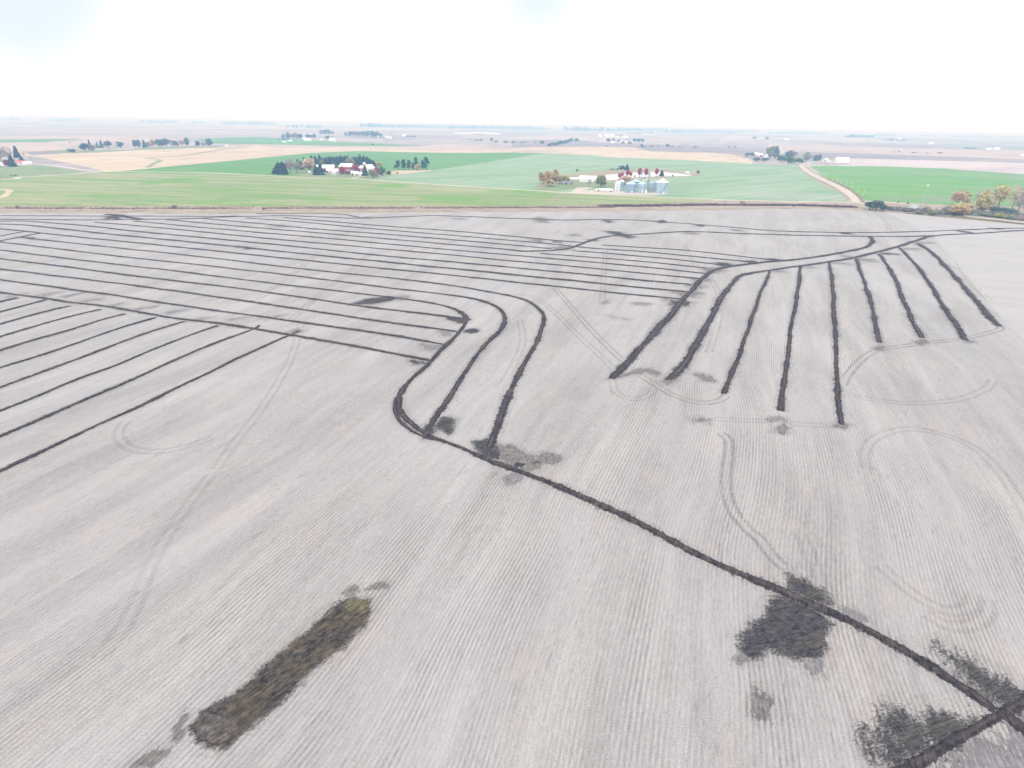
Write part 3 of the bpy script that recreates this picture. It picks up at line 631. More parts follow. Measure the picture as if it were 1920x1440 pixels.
trench(DT, [(-60, 410), (0, 411.2), (90, 412), (175, 412.6), (270, 411.5), (360, 410), (420, 406.8), (480, 405.5), (520, 404.5), (549, 404.8), (617, 407.5), (667, 409.3), (720, 408), (765, 406), (812, 404.5), (835, 404.8), (912, 407.6), (960, 409.6), (1047, 412.5), (1072, 412.7), (1135, 411.6), (1200, 413.5), (1267, 418), (1312, 421.3), (1387, 427.5), (1440, 432.3), (1513, 435), (1580, 436), (1647, 436), (1747, 433.5), (1847, 429.5), (1920, 428), (2050, 427)], 1.5,
       'farthest trench crossing the whole field from left to right')
trench(DT, [(480, 400.8), (540, 400.2), (592, 400), (630, 401.3), (650, 403), (675, 407.8)], 1.1, 'thin curved trench joining the farthest one near a pale clump')
trench(DT, [(197, 401.5), (225, 404), (245, 408), (268, 412)], 3.4, 'short broad dark trench slanting at the far left edge')
trench(DT, [(960, 468.9), (979, 470.9), (1010, 470.4), (1037, 469.6), (1066, 466), (1085, 460), (1110, 450), (1135, 444), (1162, 441.5), (1200, 439.2), (1275, 434.8), (1320, 435), (1380, 437.5), (1440, 439.4), (1513, 441.7), (1600, 443), (1713, 443.3), (1780, 440), (1847, 436.7), (1920, 431.9), (2050, 426)], 1.8,
       'snaking trench rising from the long ones to the upper right')
trench(DT, [(1012, 475), (1100, 482), (1200, 490), (1325, 503)], 1.5, 'medium trench ending at the top bend of the collector')
trench(DT, [(1072, 470), (1130, 474.5), (1200, 480.6), (1280, 488), (1361, 498)], 1.5, 'medium trench just above, starting right of the snaking one')
trench(DT, [(1128, 459.5), (1200, 464), (1280, 469), (1347, 476), (1440, 487), (1470, 489)], 1.5, 'uppermost medium trench, meeting the collector beside a dark smear')
trench(DT, [(-40, 460), (0, 452), (37, 445), (60, 440), (75, 438)], 1.3, 'short slanting trench near the far left corner, lower of two')
trench(DT, [(-40, 450), (0, 443), (30, 437), (52, 434)], 1.0, 'short slanting trench near the far left corner, upper of two')

# ------------------------------------------------------------------ soil patches
def ell(cx, cy, rx, ry, rot=0, n=14):
    c, s = math.cos(R(rot)), math.sin(R(rot)); return [(cx + rx * math.cos(a) * c - ry * math.sin(a) * s, cy + rx * math.cos(a) * s + ry * math.sin(a) * c) for a in [2 * math.pi * i / n for i in range(n)]]
DK, BR, GY_ = MAT['dark_patch'], MAT['brown_patch'], MAT['grey_patch']
strip = patch('excavated_strip', [(660, 1122), (690, 1126), (695, 1150), (682, 1170), (660, 1190), (642, 1215), (610, 1242), (575, 1272), (545, 1300), (505, 1325), (482, 1352), (455, 1372), (430, 1395), (400, 1398), (375, 1385), (362, 1362), (378, 1338), (400, 1325), (440, 1305), (480, 1270), (530, 1225), (560, 1195), (600, 1158), (630, 1130)],
      MAT['pit_soil'], 'long dug-over strip of dark and mustard soil lying alone at lower left', cell=.16, edge=.8, rag=.85, stretch=2.5, th=R(52), pit=0, dens=.15, cat='excavation', group=None, amp=.2)
MAT['mustard'] = strewn('mustard_clay', (.07, .064, .043), (.15, .13, .07), (.09, .08, .06), .45, 1, R(52), grain=3.5, lo=-9, hi=-8)
MAT['rusty_clods'] = strewn('rusty_clods', (.04, .037, .04), (.14, .115, .10), (.10, .085, .07), .45, 1, R(52), grain=3.5, lo=-9, hi=-8)
for pl, mt, nm, lb in [([(642, 1134), (664, 1124), (688, 1128), (692, 1146), (678, 1152), (655, 1148)], 'mustard', 'clay_spill', 'mustard clay at the upper end'),
                       ([(368, 1362), (385, 1340), (420, 1345), (450, 1362), (425, 1392), (400, 1396), (378, 1384)], 'rusty_clods', 'clod_heap', 'rusty clods at the lower end')]:
    o = patch(nm, pl, MAT[mt], lb, cell=.18, edge=.5, rag=.6, stretch=2, th=R(52), dens=.15, kind='thing', trim=.12, fine=1.6)
    del o['kind']; o.parent = strip; o.location.z = .07
PT = [
 ('dark', [(1452, 1124), (1432, 1150), (1396, 1182), (1394, 1222), (1410, 1232), (1440, 1216), (1490, 1232), (1520, 1226), (1545, 1214), (1540, 1190), (1560, 1172), (1530, 1150), (1495, 1120)], 'large dark fan of thrown soil below the longest trench at lower right', dict(edge=.9, rag=.75, stretch=4, th=R(-10), cell=.18, dens=.2)),
 ('dark', [(1475, 1078), (1500, 1085), (1540, 1105), (1565, 1135), (1545, 1142), (1505, 1122), (1478, 1105)], 'dark olive smear just above the longest trench at lower right', dict(edge=1.2, rag=.75, cell=.18)),
 ('grey', [(1560, 1120), (1600, 1140), (1625, 1160), (1600, 1165), (1570, 1150)], 'thin crumbly smear right of the olive one', dict(edge=1., rag=1.2, cell=.2, dens=-.4)),
 ('dark', [(1765, 1222), (1820, 1235), (1870, 1270), (1920, 1305), (1900, 1330), (1850, 1310), (1800, 1270)], 'broad dark smear above the trench near the lower right corner', dict(edge=1.8, rag=.8, cell=.2, dens=.1)),
 ('dark', [(1668, 1358), (1700, 1350), (1790, 1352), (1830, 1355), (1780, 1388), (1720, 1432), (1700, 1470), (1660, 1440), (1650, 1390)], 'broad dark smear left of the wide corner trench', dict(edge=2.0, rag=.8, cell=.2, dens=.1)),
 ('grey', [(1790, 1420), (1850, 1385), (1920, 1345), (1990, 1400), (1960, 1500), (1780, 1490)], 'patchy smear in the very lower right corner', dict(edge=1.6, rag=1.4, cell=.22, dens=-.1)),
 ('grey', ell(1530, 1245, 26, 20, 20), 'thin crumbly smear below the large dark fan', dict(edge=1, rag=1.3, cell=.2, dens=-.4)),
 ('brown', ell(1436, 1320, 27, 22), 'small round brown patch alone below the dark fan', dict(edge=.9, rag=1.3, cell=.16, dens=-.05)),
 ('brown', ell(1395, 1238, 14, 8), 'tiny brown blot at the tip of the dark fan', dict(edge=.6, rag=1.1, cell=.16, dens=-.1)),
 ('brown', ell(285, 1421, 38, 14, -20), 'small brown patch at the bottom edge below the dug strip', dict(edge=.8, rag=1.1, cell=.16, dens=-.15)),
 ('brown', [(640, 1112), (665, 1098), (720, 1090), (725, 1100), (690, 1112), (660, 1122)], 'crumbly brown tail beyond the top of the dug strip', dict(edge=.7, rag=1.3, cell=.16, dens=-.3)),
 ('brown', [(335, 1345), (350, 1325), (365, 1328), (352, 1350), (345, 1385), (328, 1395), (325, 1370)], 'thin curved brown crumb line left of the dug strip', dict(edge=.6, rag=1.2, cell=.16, dens=-.3)),
 ('dark', [(812, 800), (830, 782), (858, 785), (850, 808), (838, 815)], 'dark smear where the middle curved trench meets the hook', dict(edge=1., rag=.6, cell=.22)),
 ('dark', [(790, 797), (808, 792), (822, 806), (806, 822), (793, 824)], 'dark splash right on the hook junction', dict(edge=.8, rag=.8, cell=.22)),
 ('dark', [(885, 828), (915, 820), (940, 838), (938, 862), (905, 858)], 'dark smear around the foot of the outer curved trench', dict(edge=1.2, rag=.6, cell=.22)),
 ('brown', [(930, 832), (960, 838), (985, 852), (1018, 866), (1012, 878), (985, 886), (955, 872), (935, 858)], 'brown smear right of the outer curved trench foot', dict(edge=1.2, rag=.6, cell=.22, dens=.1)),
 ('dark', [(955, 862), (985, 860), (1015, 866), (990, 880), (965, 880)], 'dark core of the smear beside the hook trench', dict(edge=.8, rag=.7, cell=.22)),
 ('brown', ell(1030, 859, 22, 10), 'pale brown blot right of the smears by the hook trench', dict(edge=.8, rag=.9, cell=.22, dens=0)),
 ('grey', ell(955, 896, 28, 14), 'thin grey smear just below the hook trench', dict(edge=1, rag=1.3, cell=.22, dens=-.3)),
 ('dark', ell(955, 899, 12, 6), 'small dark blot just below the hook trench', dict(edge=.7, rag=.8, cell=.22)),
 ('dark', ell(884, 620, 15, 5), 'small dark blot between two curved trenches', dict(edge=.8, rag=.8, cell=.3)),
 ('dark', [(660, 569), (690, 560), (730, 556), (750, 558), (735, 564), (700, 570), (668, 572)], 'long dark patch lying on the innermost curved trench', dict(edge=1.2, rag=.5, cell=.4)),
 ('grey', [(730, 558), (755, 552), (775, 557), (750, 566)], 'grey smear at the right end of the long dark patch', dict(edge=1.1, rag=1., cell=.4, dens=-.2)),
 ('dark', [(835, 594), (862, 596), (878, 600), (870, 608), (845, 603)], 'dark splash at the top junction of the hook', dict(edge=1.1, rag=1., cell=.35, dens=0)),
 ('grey', [(822, 620), (850, 622), (850, 632), (830, 630)], 'grey smear at the second junction of the hook', dict(edge=1.1, rag=1., cell=.35, dens=0)),
 ('grey', [(790, 645), (830, 648), (825, 657), (800, 656)], 'grey smear at the third junction of the hook', dict(edge=1.1, rag=1., cell=.35, dens=0)),
 ('dark', [(770, 675), (805, 678), (800, 685), (775, 684)], 'dark smear at the fourth junction of the hook', dict(edge=1.0, rag=1.1, cell=.3, dens=-.1)),
 ('dark', [(1250, 562), (1285, 562), (1297, 567), (1290, 574), (1262, 574)], 'dark splash at the lowest junction of the right collector', dict(edge=1.6, rag=.8, cell=.4)),
 ('brown', [(1265, 547), (1300, 546), (1312, 550), (1300, 557), (1275, 555)], 'brown splash at the second junction of the right collector', dict(edge=1.5, rag=.9, cell=.4, dens=.1)),
 ('brown', [(1285, 533), (1310, 534), (1322, 539), (1300, 542)], 'brown splash at the third junction of the right collector', dict(edge=1.5, rag=.9, cell=.4, dens=.1)),
 ('brown', [(1292, 522), (1325, 523), (1330, 526), (1305, 529)], 'brown splash at the fourth junction of the right collector', dict(edge=1.5, rag=.9, cell=.45, dens=.1)),
 ('brown', [(1315, 502), (1340, 502), (1357, 507), (1340, 512), (1322, 509)], 'tan brown splash at the bend of the right collector', dict(edge=1.6, rag=.6, cell=.5, dens=.1)),
 ('dark', [(1340, 492), (1365, 493), (1378, 498), (1350, 499)], 'dark smear between two junctions of the collector', dict(edge=1.6, rag=.8, cell=.5, dens=.1)),
 ('dark', [(1392, 489), (1410, 488), (1420, 492), (1405, 496)], 'dark smear where the collector straightens', dict(edge=1.6, rag=.8, cell=.5, dens=.1)),
 ('dark', [(1440, 485), (1455, 485), (1474, 489), (1455, 490)], 'dark smear at the uppermost collector junction', dict(edge=1.6, rag=.8, cell=.5, dens=.1)),
 ('grey', [(1446, 507), (1465, 507), (1470, 510), (1450, 511)], 'grey wisp beside the top of the first fan trench', dict(edge=1.5, rag=.8, cell=.5)),
 ('grey', [(1503, 499), (1525, 500), (1528, 502), (1505, 503)], 'grey wisp beside the top of the second fan trench', dict(edge=1.5, rag=.8, cell=.5)),
 ('grey', [(1556, 491), (1590, 493), (1590, 496), (1560, 495)], 'grey wisp beside the top of the third fan trench', dict(edge=1.5, rag=.8, cell=.5)),
 ('grey', [(1610, 484), (1640, 486), (1640, 489), (1612, 487)], 'grey wisp beside the top of the fourth fan trench', dict(edge=1.5, rag=.8, cell=.5)),
 ('dark', [(1650, 473), (1685, 476), (1685, 478), (1652, 477)], 'dark wisp beside the top of the fifth fan trench', dict(edge=1.5, rag=.8, cell=.5)),
 ('grey', [(1690, 464), (1720, 466), (1718, 469), (1692, 468)], 'grey wisp beside the top of the sixth fan trench', dict(edge=1.5, rag=.8, cell=.5)),
 ('grey', [(1722, 453.5), (1750, 455), (1748, 457), (1724, 457)], 'grey wisp beside the top of the last fan trench', dict(edge=1.5, rag=.8, cell=.5)),
 ('dark', [(1728, 442), (1755, 441.5), (1750, 445), (1732, 446)], 'dark splash where the fan collector meets the far trench', dict(edge=1.6, rag=.8, cell=.5)),
 ('brown', [(995, 409), (1012, 407.5), (1028, 411), (1027, 418), (1010, 417)], 'brown tuft-like patch on the farthest trench', dict(edge=2.2, rag=.8, cell=.7)),
 ('dark', [(1127, 412), (1145, 413), (1150, 417), (1138, 418)], 'small dark patch on the farthest trench, left of two', dict(edge=1.8, rag=.8, cell=.7)),
 ('dark', [(1230, 414), (1242, 412.5), (1255, 417), (1235, 418.5)], 'small dark patch on the farthest trench, right of two', dict(edge=1.8, rag=.8, cell=.7)),
 ('dark', [(1303, 421.5), (1318, 422), (1322, 425), (1307, 424.5)], 'small dark blot just below the farthest trench', dict(edge=1.8, rag=.9, cell=.7)),
 ('brown', [(1370, 430), (1392, 430.5), (1392, 434), (1378, 434)], 'small brown blot between the two far right trenches', dict(edge=1.8, rag=.9, cell=.7)),
 ('dark', [(1132, 433), (1160, 434.5), (1175, 440), (1195, 445), (1178, 447), (1155, 441)], 'long dark slanting patch crossing the snaking trench', dict(edge=2, rag=.5, cell=.6, dens=.1)),
 ('grey', [(1065, 440.5), (1080, 438.5), (1087, 443), (1070, 442.5)], 'small grey dash above the snaking trench', dict(edge=1.8, rag=.8, cell=.7)),
 ('brown', [(996, 449), (1015, 449), (1022, 456), (1005, 455)], 'pale brown patch between two long trenches at their right end', dict(edge=1.8, rag=.8, cell=.7)),
 ('dark', [(1033, 451), (1052, 453), (1052, 456), (1038, 454.5)], 'dark dash on the uppermost long trench end', dict(edge=1.4, rag=.6, cell=.6)),
 ('brown', [(1030, 464), (1050, 462), (1080, 463), (1065, 470), (1040, 469)], 'brown patch in the bend of the snaking trench', dict(edge=1.8, rag=.7, cell=.6)),
 ('dark', [(1100, 449), (1118, 448), (1122, 452), (1105, 453)], 'dark splash halfway up the snaking trench', dict(edge=1.8, rag=.8, cell=.6)),
 ('brown', [(1280, 436), (1305, 436), (1308, 439), (1288, 439)], 'brown smear under the crest of the snaking trench', dict(edge=1.8, rag=.8, cell=.7)),
 ('grey', [(845, 409), (868, 409), (868, 411.5), (852, 411)], 'small grey dash under the farthest trench, left of centre', dict(edge=1.8, rag=.8, cell=.8)),
 ('brown', [(675, 407), (697, 406), (693, 409.5), (680, 409.5)], 'small brown clump where the far curved trench joins', dict(edge=1.6, rag=.8, cell=.8)),
 ('grey', [(508, 421), (530, 421), (550, 425), (520, 427)], 'soft grey blotch on a long trench left of centre', dict(edge=3, rag=.9, cell=.9, dens=-.1)),
 ('dark', [(200, 405.5), (228, 405), (225, 411), (200, 411)], 'grey smear beneath the short broad trench', dict(edge=2, rag=.9, cell=.9, dens=0)),
 ('dark', [(415, 405.5), (440, 404.5), (440, 407), (420, 407.5)], 'dark dash on the farthest trench at left', dict(edge=2, rag=.6, cell=.9)),
 ('dark', [(445, 461), (475, 464), (480, 467), (462, 468)], 'dark end of the thickest long trench', dict(edge=1.6, rag=.6, cell=.7)),
 ('dark', [(40, 443), (60, 445), (75, 449), (50, 449)], 'dark start of the outer curved trench at left', dict(edge=1.6, rag=.9, cell=.6)),
 ('grey', [(1575, 478), (1625, 486), (1650, 491), (1640, 492), (1600, 486)], 'thin slanting grey dash between collector and far trench', dict(edge=1.2, rag=1, cell=.5)),
 ('dark', [(1570, 436), (1595, 437), (1602, 439.5), (1580, 439)], 'small dark dash between the paired far right trenches', dict(edge=1.6, rag=.8, cell=.7)),
 ('dark', [(1790, 432), (1815, 434), (1830, 438), (1805, 436)], 'dark slanting dash linking the paired trenches far right', dict(edge=1.6, rag=.5, cell=.7)),
 ('dark', [(1855, 427.5), (1880, 428), (1878, 431), (1860, 430)], 'dark blot on the farthest trench at the right', dict(edge=1.5, rag=.7, cell=.6)),
 ('brown', [(1195, 693), (1215, 690), (1238, 700), (1236, 704), (1210, 698), (1185, 702), (1150, 712), (1138, 711), (1160, 704)], 'churned mark at the foot of the collector trench', dict(edge=.9, rag=.9, cell=.25, dens=.1)),
 ('brown', [(1300, 702), (1318, 699), (1330, 706), (1342, 716), (1320, 714)], 'churned mark right of the second trench foot', dict(edge=.9, rag=.9, cell=.25, dens=.1)),
 ('brown', [(1243, 716), (1260, 708), (1268, 712), (1250, 721)], 'churned mark at the second trench foot', dict(edge=.9, rag=.9, cell=.25, dens=.1)),
 ('brown', [(1298, 787), (1315, 780), (1334, 786), (1325, 796), (1302, 792)], 'churned brown mark below the first fan trench', dict(edge=.9, rag=1.1, cell=.22, dens=-.1)),
 ('brown', [(1452, 800), (1468, 796), (1482, 803), (1474, 817), (1455, 811)], 'churned brown mark below the second fan trench', dict(edge=.9, rag=1.1, cell=.22, dens=-.1)),
 ('grey', [(1435, 788), (1460, 778), (1475, 784), (1462, 793), (1440, 792)], 'grey mark at the foot of the second fan trench', dict(edge=.9, rag=1., cell=.22, dens=0)),
 ('brown', [(1565, 797), (1585, 792), (1594, 797), (1582, 804), (1555, 800)], 'churned mark at the foot of the third fan trench', dict(edge=.9, rag=1., cell=.22, dens=0)),
 ('brown', [(1633, 652), (1650, 648), (1662, 652), (1655, 659), (1640, 657)], 'churned mark at the foot of the fourth fan trench', dict(edge=.9, rag=1., cell=.3, dens=0)),
 ('brown', [(1715, 641), (1735, 635), (1744, 642), (1728, 648)], 'churned mark at the foot of the fifth fan trench', dict(edge=.9, rag=1., cell=.3, dens=0)),
 ('brown', [(1802, 636), (1815, 634), (1826, 641), (1815, 643)], 'churned mark at the foot of the sixth fan trench', dict(edge=.9, rag=1., cell=.3, dens=0)),
 ('brown', [(540, 622), (560, 617), (567, 622), (550, 628)], 'churned mark where the nearest comb trench crosses', dict(edge=1.1, rag=1., cell=.3, dens=.1)),
 ('grey', [(1125, 566), (1140, 564), (1145, 568), (1130, 570)], 'small grey scuff on open stubble left of the collector', dict(edge=1, rag=1.2, cell=.4, dens=-.2)),
 ('grey', [(1180, 568), (1200, 566), (1222, 570), (1205, 574), (1190, 572)], 'curved grey scuff on open stubble near the collector', dict(edge=.9, rag=1.2, cell=.4, dens=-.1)),
 ('grey', [(1128, 588), (1160, 592), (1180, 600), (1150, 602)], 'thin grey scuffs below the curved scuff', dict(edge=1.4, rag=1.6, cell=.4, dens=-.7)),
]
# wisps flung off each comb trench head, across the collector
for i, (x, y) in enumerate([(30, 552), (90, 549), (140, 550), (165, 562), (215, 570), (270, 576), (330, 582), (380, 596), (450, 594), (510, 592)]):
    PT.append(('grey', [(x - 22, y + 5), (x - 5, y + 1), (x + 24, y - 3), (x + 22, y), (x, y + 4), (x - 14, y + 8)], f'{ORD[i]} thin soil wisp from the left above the comb collector', dict(edge=1.1, rag=1.1, cell=.35, dens=-.1, stretch=6, th=R(75))))
for i, (k, pl, lb, kw) in enumerate(PT): patch('soil_patch', pl, {'dark': DK, 'brown': BR, 'grey': GY_}[k], lb, **kw)

# ------------------------------------------------------------------ tyre tracks pressed into the stubble
def track(pix, label, gap=2.1, wd=.95, tread=True, dens=-.35, single=False):
    P, s = smooth_line(wpts(pix), .35)
    T = np.gradient(P, axis=0); T /= np.linalg.norm(T, axis=1)[:, None] + 1e-9; Nn = np.column_stack([-T[:, 1], T[:, 0]])
    VV = []; QQ = []; UU = []; base = 0; t = np.linspace(-1, 1, 5)
    for side in ((0,) if single else (-1, 1)):
        off = side * gap / 2 + t[None] * wd * (.55 + 0 * s[:, None])
        X = P[:, 0][:, None] + Nn[:, 0][:, None] * off; Y = P[:, 1][:, None] + Nn[:, 1][:, None] * off
        pr = 1 - np.abs(t[None]) ** 2
        cov = pr * 1.0 - .55 + fbm(X * .35 + side * 5, Y * .35, 4) * 1.0 + dens * .8 - .1 + vnoise(X * .06, Y * .06 + side) * .35
        if tread: cov = cov + .4 * np.sin((s[:, None] + np.abs(t[None]) * .5) * 2 * math.pi / 1.5)
        Z = cov_z(cov * .3 - .75) + relief(X, Y)
        n, m = X.shape; V = np.stack([X, Y, Z], -1).reshape(-1, 3); i = np.arange(n - 1)[:, None]; j = np.arange(m - 1)[None]
        Q = np.stack([i * m + j, (i + 1) * m + j, (i + 1) * m + j + 1, i * m + j + 1], -1).reshape(-1, 4)
        Q = Q[(cov.ravel()[Q] > -1.2).any(1)][:, ::-1]; VV.append(V); QQ.append(Q + base); UU.append(np.column_stack([cov.ravel(), cov.ravel()])); base += len(V)
    V = np.concatenate(VV); Q = np.concatenate(QQ)
    o = np_mesh('tyre_track', V, Q, MAT['track' if dens >= -.16 else 'faint_track'], np.concatenate(UU)); tag(o, label, kind='structure')
for pl, lb, kw in [
 ([(1352, 812), (1366, 826), (1366, 855), (1362, 885), (1363, 925), (1376, 960), (1400, 990), (1425, 1012), (1450, 1045), (1478, 1070)], 'tractor tracks winding down between the fan and the longest trench', dict(dens=0)),
 ([(1500, 1000), (1515, 1030), (1530, 1070), (1550, 1110)], 'faint tractor tracks beside the winding ones', dict(dens=-.3)),
 ([(1625, 880), (1622, 850), (1640, 822), (1690, 805), (1740, 808), (1790, 822), (1835, 845), (1875, 885), (1905, 930), (1935, 985)], 'wide turning arc of tyre tracks at right', dict(dens=-.2)),
 ([(1650, 1060), (1690, 1095), (1730, 1125), (1775, 1145), (1815, 1140), (1830, 1118)], 'inner tyre loop above the lower right corner', dict(dens=-.25)),
 ([(1735, 1150), (1775, 1172), (1820, 1172), (1850, 1150), (1850, 1120)], 'outer tyre loop above the lower right corner', dict(dens=-.35)),
 ([(235, 790), (222, 812), (232, 832), (258, 844), (300, 846), (345, 838), (400, 820)], 'turning loop of tyre tracks at left below the comb', dict(dens=-.25)),
 ([(565, 600), (560, 625), (548, 665), (520, 720), (480, 780), (440, 830), (405, 880)], 'faint tyre tracks dropping from the comb corner', dict(dens=-.55)),
 ([(395, 890), (350, 950), (310, 1010), (280, 1065), (255, 1130), (225, 1185), (180, 1235)], 'faint tyre tracks bending through the lower left stubble', dict(dens=-.6)),
 ([(960, 552), (1000, 556), (1040, 585), (1080, 625), (1120, 662), (1156, 697)], 'tyre tracks running from the curved trench to the fan', dict(dens=-.3, tread=False)),
 ([(1040, 540), (1075, 580), (1110, 620), (1150, 660), (1190, 695), (1230, 722), (1265, 742), (1310, 755), (1345, 752), (1362, 742)], 'tyre tracks crossing below the fan feet', dict(dens=-.1)),
 ([(1345, 786), (1400, 788), (1450, 790)], 'short level tyre tracks below the first fan trench', dict(dens=-.3)),
 ([(1482, 794), (1530, 797), (1565, 799)], 'short level tyre tracks below the second fan trench', dict(dens=-.3)),
 ([(1580, 722), (1592, 700), (1615, 675), (1645, 657), (1700, 648), (1730, 643), (1800, 636), (1850, 625), (1875, 617), (1872, 611)], 'tyre tracks linking the feet of the right fan trenches', dict(dens=-.05)),
 ([(1590, 738), (1640, 750), (1720, 756), (1800, 748), (1850, 728), (1862, 712)], 'faint wide tyre arc right of the fan', dict(dens=-.65)),
 ([(1148, 712), (1155, 735), (1185, 748), (1215, 742), (1225, 728)], 'small faint tyre ring under the collector foot', dict(dens=-.45, tread=False)),
 ([(1135, 470), (1133, 500), (1131, 530), (1129, 565)], 'faint straight tyre tracks crossing the long trenches', dict(dens=-.3, tread=False)),
 ([(1284, 458), (1290, 475), (1300, 490), (1308, 505)], 'faint tyre tracks down to the collector bend', dict(dens=-.2, tread=False)),
 ([(1330, 520), (1345, 545), (1350, 575), (1345, 610), (1330, 660)], 'faint tyre tracks between the two collectors', dict(dens=-.35, tread=False)),
 ([(1600, 395), (1640, 400), (1660, 415), (1668, 432)], 'faint tyre curve near the upper right field edge', dict(dens=-.3, tread=False)),
 ([(700, 455), (690, 480), (640, 520), (590, 560), (545, 600)], 'faint tyre tracks slanting across the long trenches', dict(dens=-.4, tread=False)),
 ([(600, 470), (560, 505), (510, 540), (480, 565)], 'second faint tyre tracks slanting across the long trenches', dict(dens=-.45, tread=False)),
 ([(1790, 470), (1800, 500), (1830, 540), (1880, 580), (1930, 610)], 'faint tyre tracks on the upper right headland', dict(dens=-.45, tread=False)),
 ([(975, 600), (980, 640), (960, 690), (935, 730)], 'faint tyre tracks between the two curved trenches', dict(dens=-.35)),
]: track(pl, lb, **kw)

# ------------------------------------------------------------------ trees
def crown_mesh(kind, seed):
    r = np.random.default_rng(seed); pts = []; sz = []
    if kind == 'round':
        nb = 15
        for b in range(nb):
            a = r.random() * 6.28; rad = r.random() ** .5 * .25; c = np.array([rad * math.cos(a), rad * math.sin(a), .27 + .55 * r.random()]); br = .11 + .08 * r.random()
            br *= 1.15 - .5 * max(0, c[2] - .55)
            k = 95; d = r.normal(size=(k, 3)); d /= np.linalg.norm(d, axis=1)[:, None]; p = c + d * (br * (r.random((k, 1)) ** .35)) * [1, 1, .85]; pts.append(p); sz.append(np.full(k, .034))
    elif kind == 'oval':
        k = 1150; z = r.random(k); w_ = np.sin(np.clip(z, 0, 1) ** .75 * math.pi) ** .6 * .27 * (1 + .25 * r.normal(size=k) * .5); a = r.random(k) * 6.28
        w_ = w_ * (r.random(k) ** .35) * (1 + .22 * np.sin(a * 3 + z * 9 + seed)); pts.append(np.column_stack([w_ * np.cos(a), w_ * np.sin(a), .16 + .84 * z])); sz.append(np.full(k, .034))
    elif kind == 'spruce':
        k = 950; z = r.random(k) ** 1.25; tier = .5 + .5 * np.abs(np.sin(z * 22 + seed)); w_ = (1 - z) ** .85 * .27 * (.55 + .45 * tier) * (r.random(k) ** .3); a = r.random(k) * 6.28
        w_ *= 1 + .15 * np.sin(a * 5 + seed); pts.append(np.column_stack([w_ * np.cos(a), w_ * np.sin(a), .04 + .96 * z - w_ * .25])); sz.append(np.full(k, .05))
    elif kind == 'pine':
        for b in range(13):
            z = .3 + .68 * b / 12; a = r.random() * 6.28; rad = (.22 if b < 9 else .08) * r.random() * (1.15 - .5 * z); br = .09 + .07 * r.random() * (1.3 - z)
            k = 46; d = r.normal(size=(k, 3)); d /= np.linalg.norm(d, axis=1)[:, None]; p = np.array([rad * math.cos(a), rad * math.sin(a), z]) + d * (br * (r.random((k, 1)) ** .4)) * [1.25, 1.25, .6]; pts.append(p); sz.append(np.full(k, .045))
    elif kind == 'bare':
        for b in range(40):
            a = r.random() * 6.28; e = r.random(); c = np.array([.3 * math.cos(a) * (1 - abs(e - .4)), .3 * math.sin(a) * (1 - abs(e - .4)), .32 + .62 * e]); k = 13
            p = c + r.normal(size=(k, 3)) * [.055, .055, .06]; pts.append(p); sz.append(np.full(k, .022))
    elif kind == 'bush':
        for b in range(11):
            a = r.random() * 6.28; rad = r.random() ** .5 * .38; k = 75; c = np.array([rad * math.cos(a), rad * math.sin(a), .25 + .35 * r.random()]); br = .24 + .12 * r.random()
            d = r.normal(size=(k, 3)); d /= np.linalg.norm(d, axis=1)[:, None]; p = c + d * (br * (r.random((k, 1)) ** .4)) * [1, 1, .95]; p[:, 2] = np.abs(p[:, 2]); pts.append(p); sz.append(np.full(k, .06))
    P = np.concatenate(pts); Z = np.concatenate(sz); n = len(P)
    a = r.normal(size=(n, 3)); a /= np.linalg.norm(a, axis=1)[:, None]; b = np.cross(a, r.normal(size=(n, 3))); b /= np.linalg.norm(b, axis=1)[:, None]
    k1 = Z * (.7 + .7 * r.random(n)); k2 = Z * (.5 + .5 * r.random(n))
    V = np.stack([P - a * k1[:, None] - b * k2[:, None] * .6, P + a * k1[:, None] * .9 - b * k2[:, None], P + a * k1[:, None] + b * k2[:, None] * .7, P - a * k1[:, None] * .8 + b * k2[:, None]], 1).reshape(-1, 3)
    V[:, 2] = np.maximum(V[:, 2], .004)
    Q = np.arange(n * 4).reshape(-1, 4)
    return V, Q
def trunk_mesh(kind, seed):
    r = random.Random(seed); m = MB()
    top = {'round': .62, 'oval': .7, 'spruce': .93, 'pine': .95, 'bare': .6, 'bush': .35}[kind]; rad = .028 if kind != 'bush' else .03
    m.tube((0, 0, -.02), (0, 0, top * .5), rad, rad * .72, 7); m.tube((0, 0, top * .49), (r.uniform(-.02, .02), r.uniform(-.02, .02), top), rad * .72, rad * .25, 6)
    nl = {'bare': 16, 'round': 7, 'oval': 6, 'spruce': 0, 'pine': 6, 'bush': 5}[kind]
    for i in range(nl):
        z = top * r.uniform(.32, .85); a = r.random() * 6.28; L = r.uniform(.14, .27) * (1.15 if kind == 'bare' else 1); e = (L * math.cos(a) * .8, L * math.sin(a) * .8, z + L * r.uniform(.6, 1.3))
        m.tube((0, 0, z), e, rad * .38, rad * .13, 5)
        if kind == 'bare':
            for q in range(5):
                b = a + r.uniform(-.9, .9); l2 = r.uniform(.09, .2); f = r.uniform(.35, 1); s = tuple(c * f + (0, 0, z)[i_] * (1 - f) for i_, c in enumerate(e))
                m.tube(s, (s[0] + l2 * math.cos(b) * .6, s[1] + l2 * math.sin(b) * .6, s[2] + l2 * r.uniform(.6, 1.2)), rad * .13, rad * .05, 4)
    return m
PROTO = {}
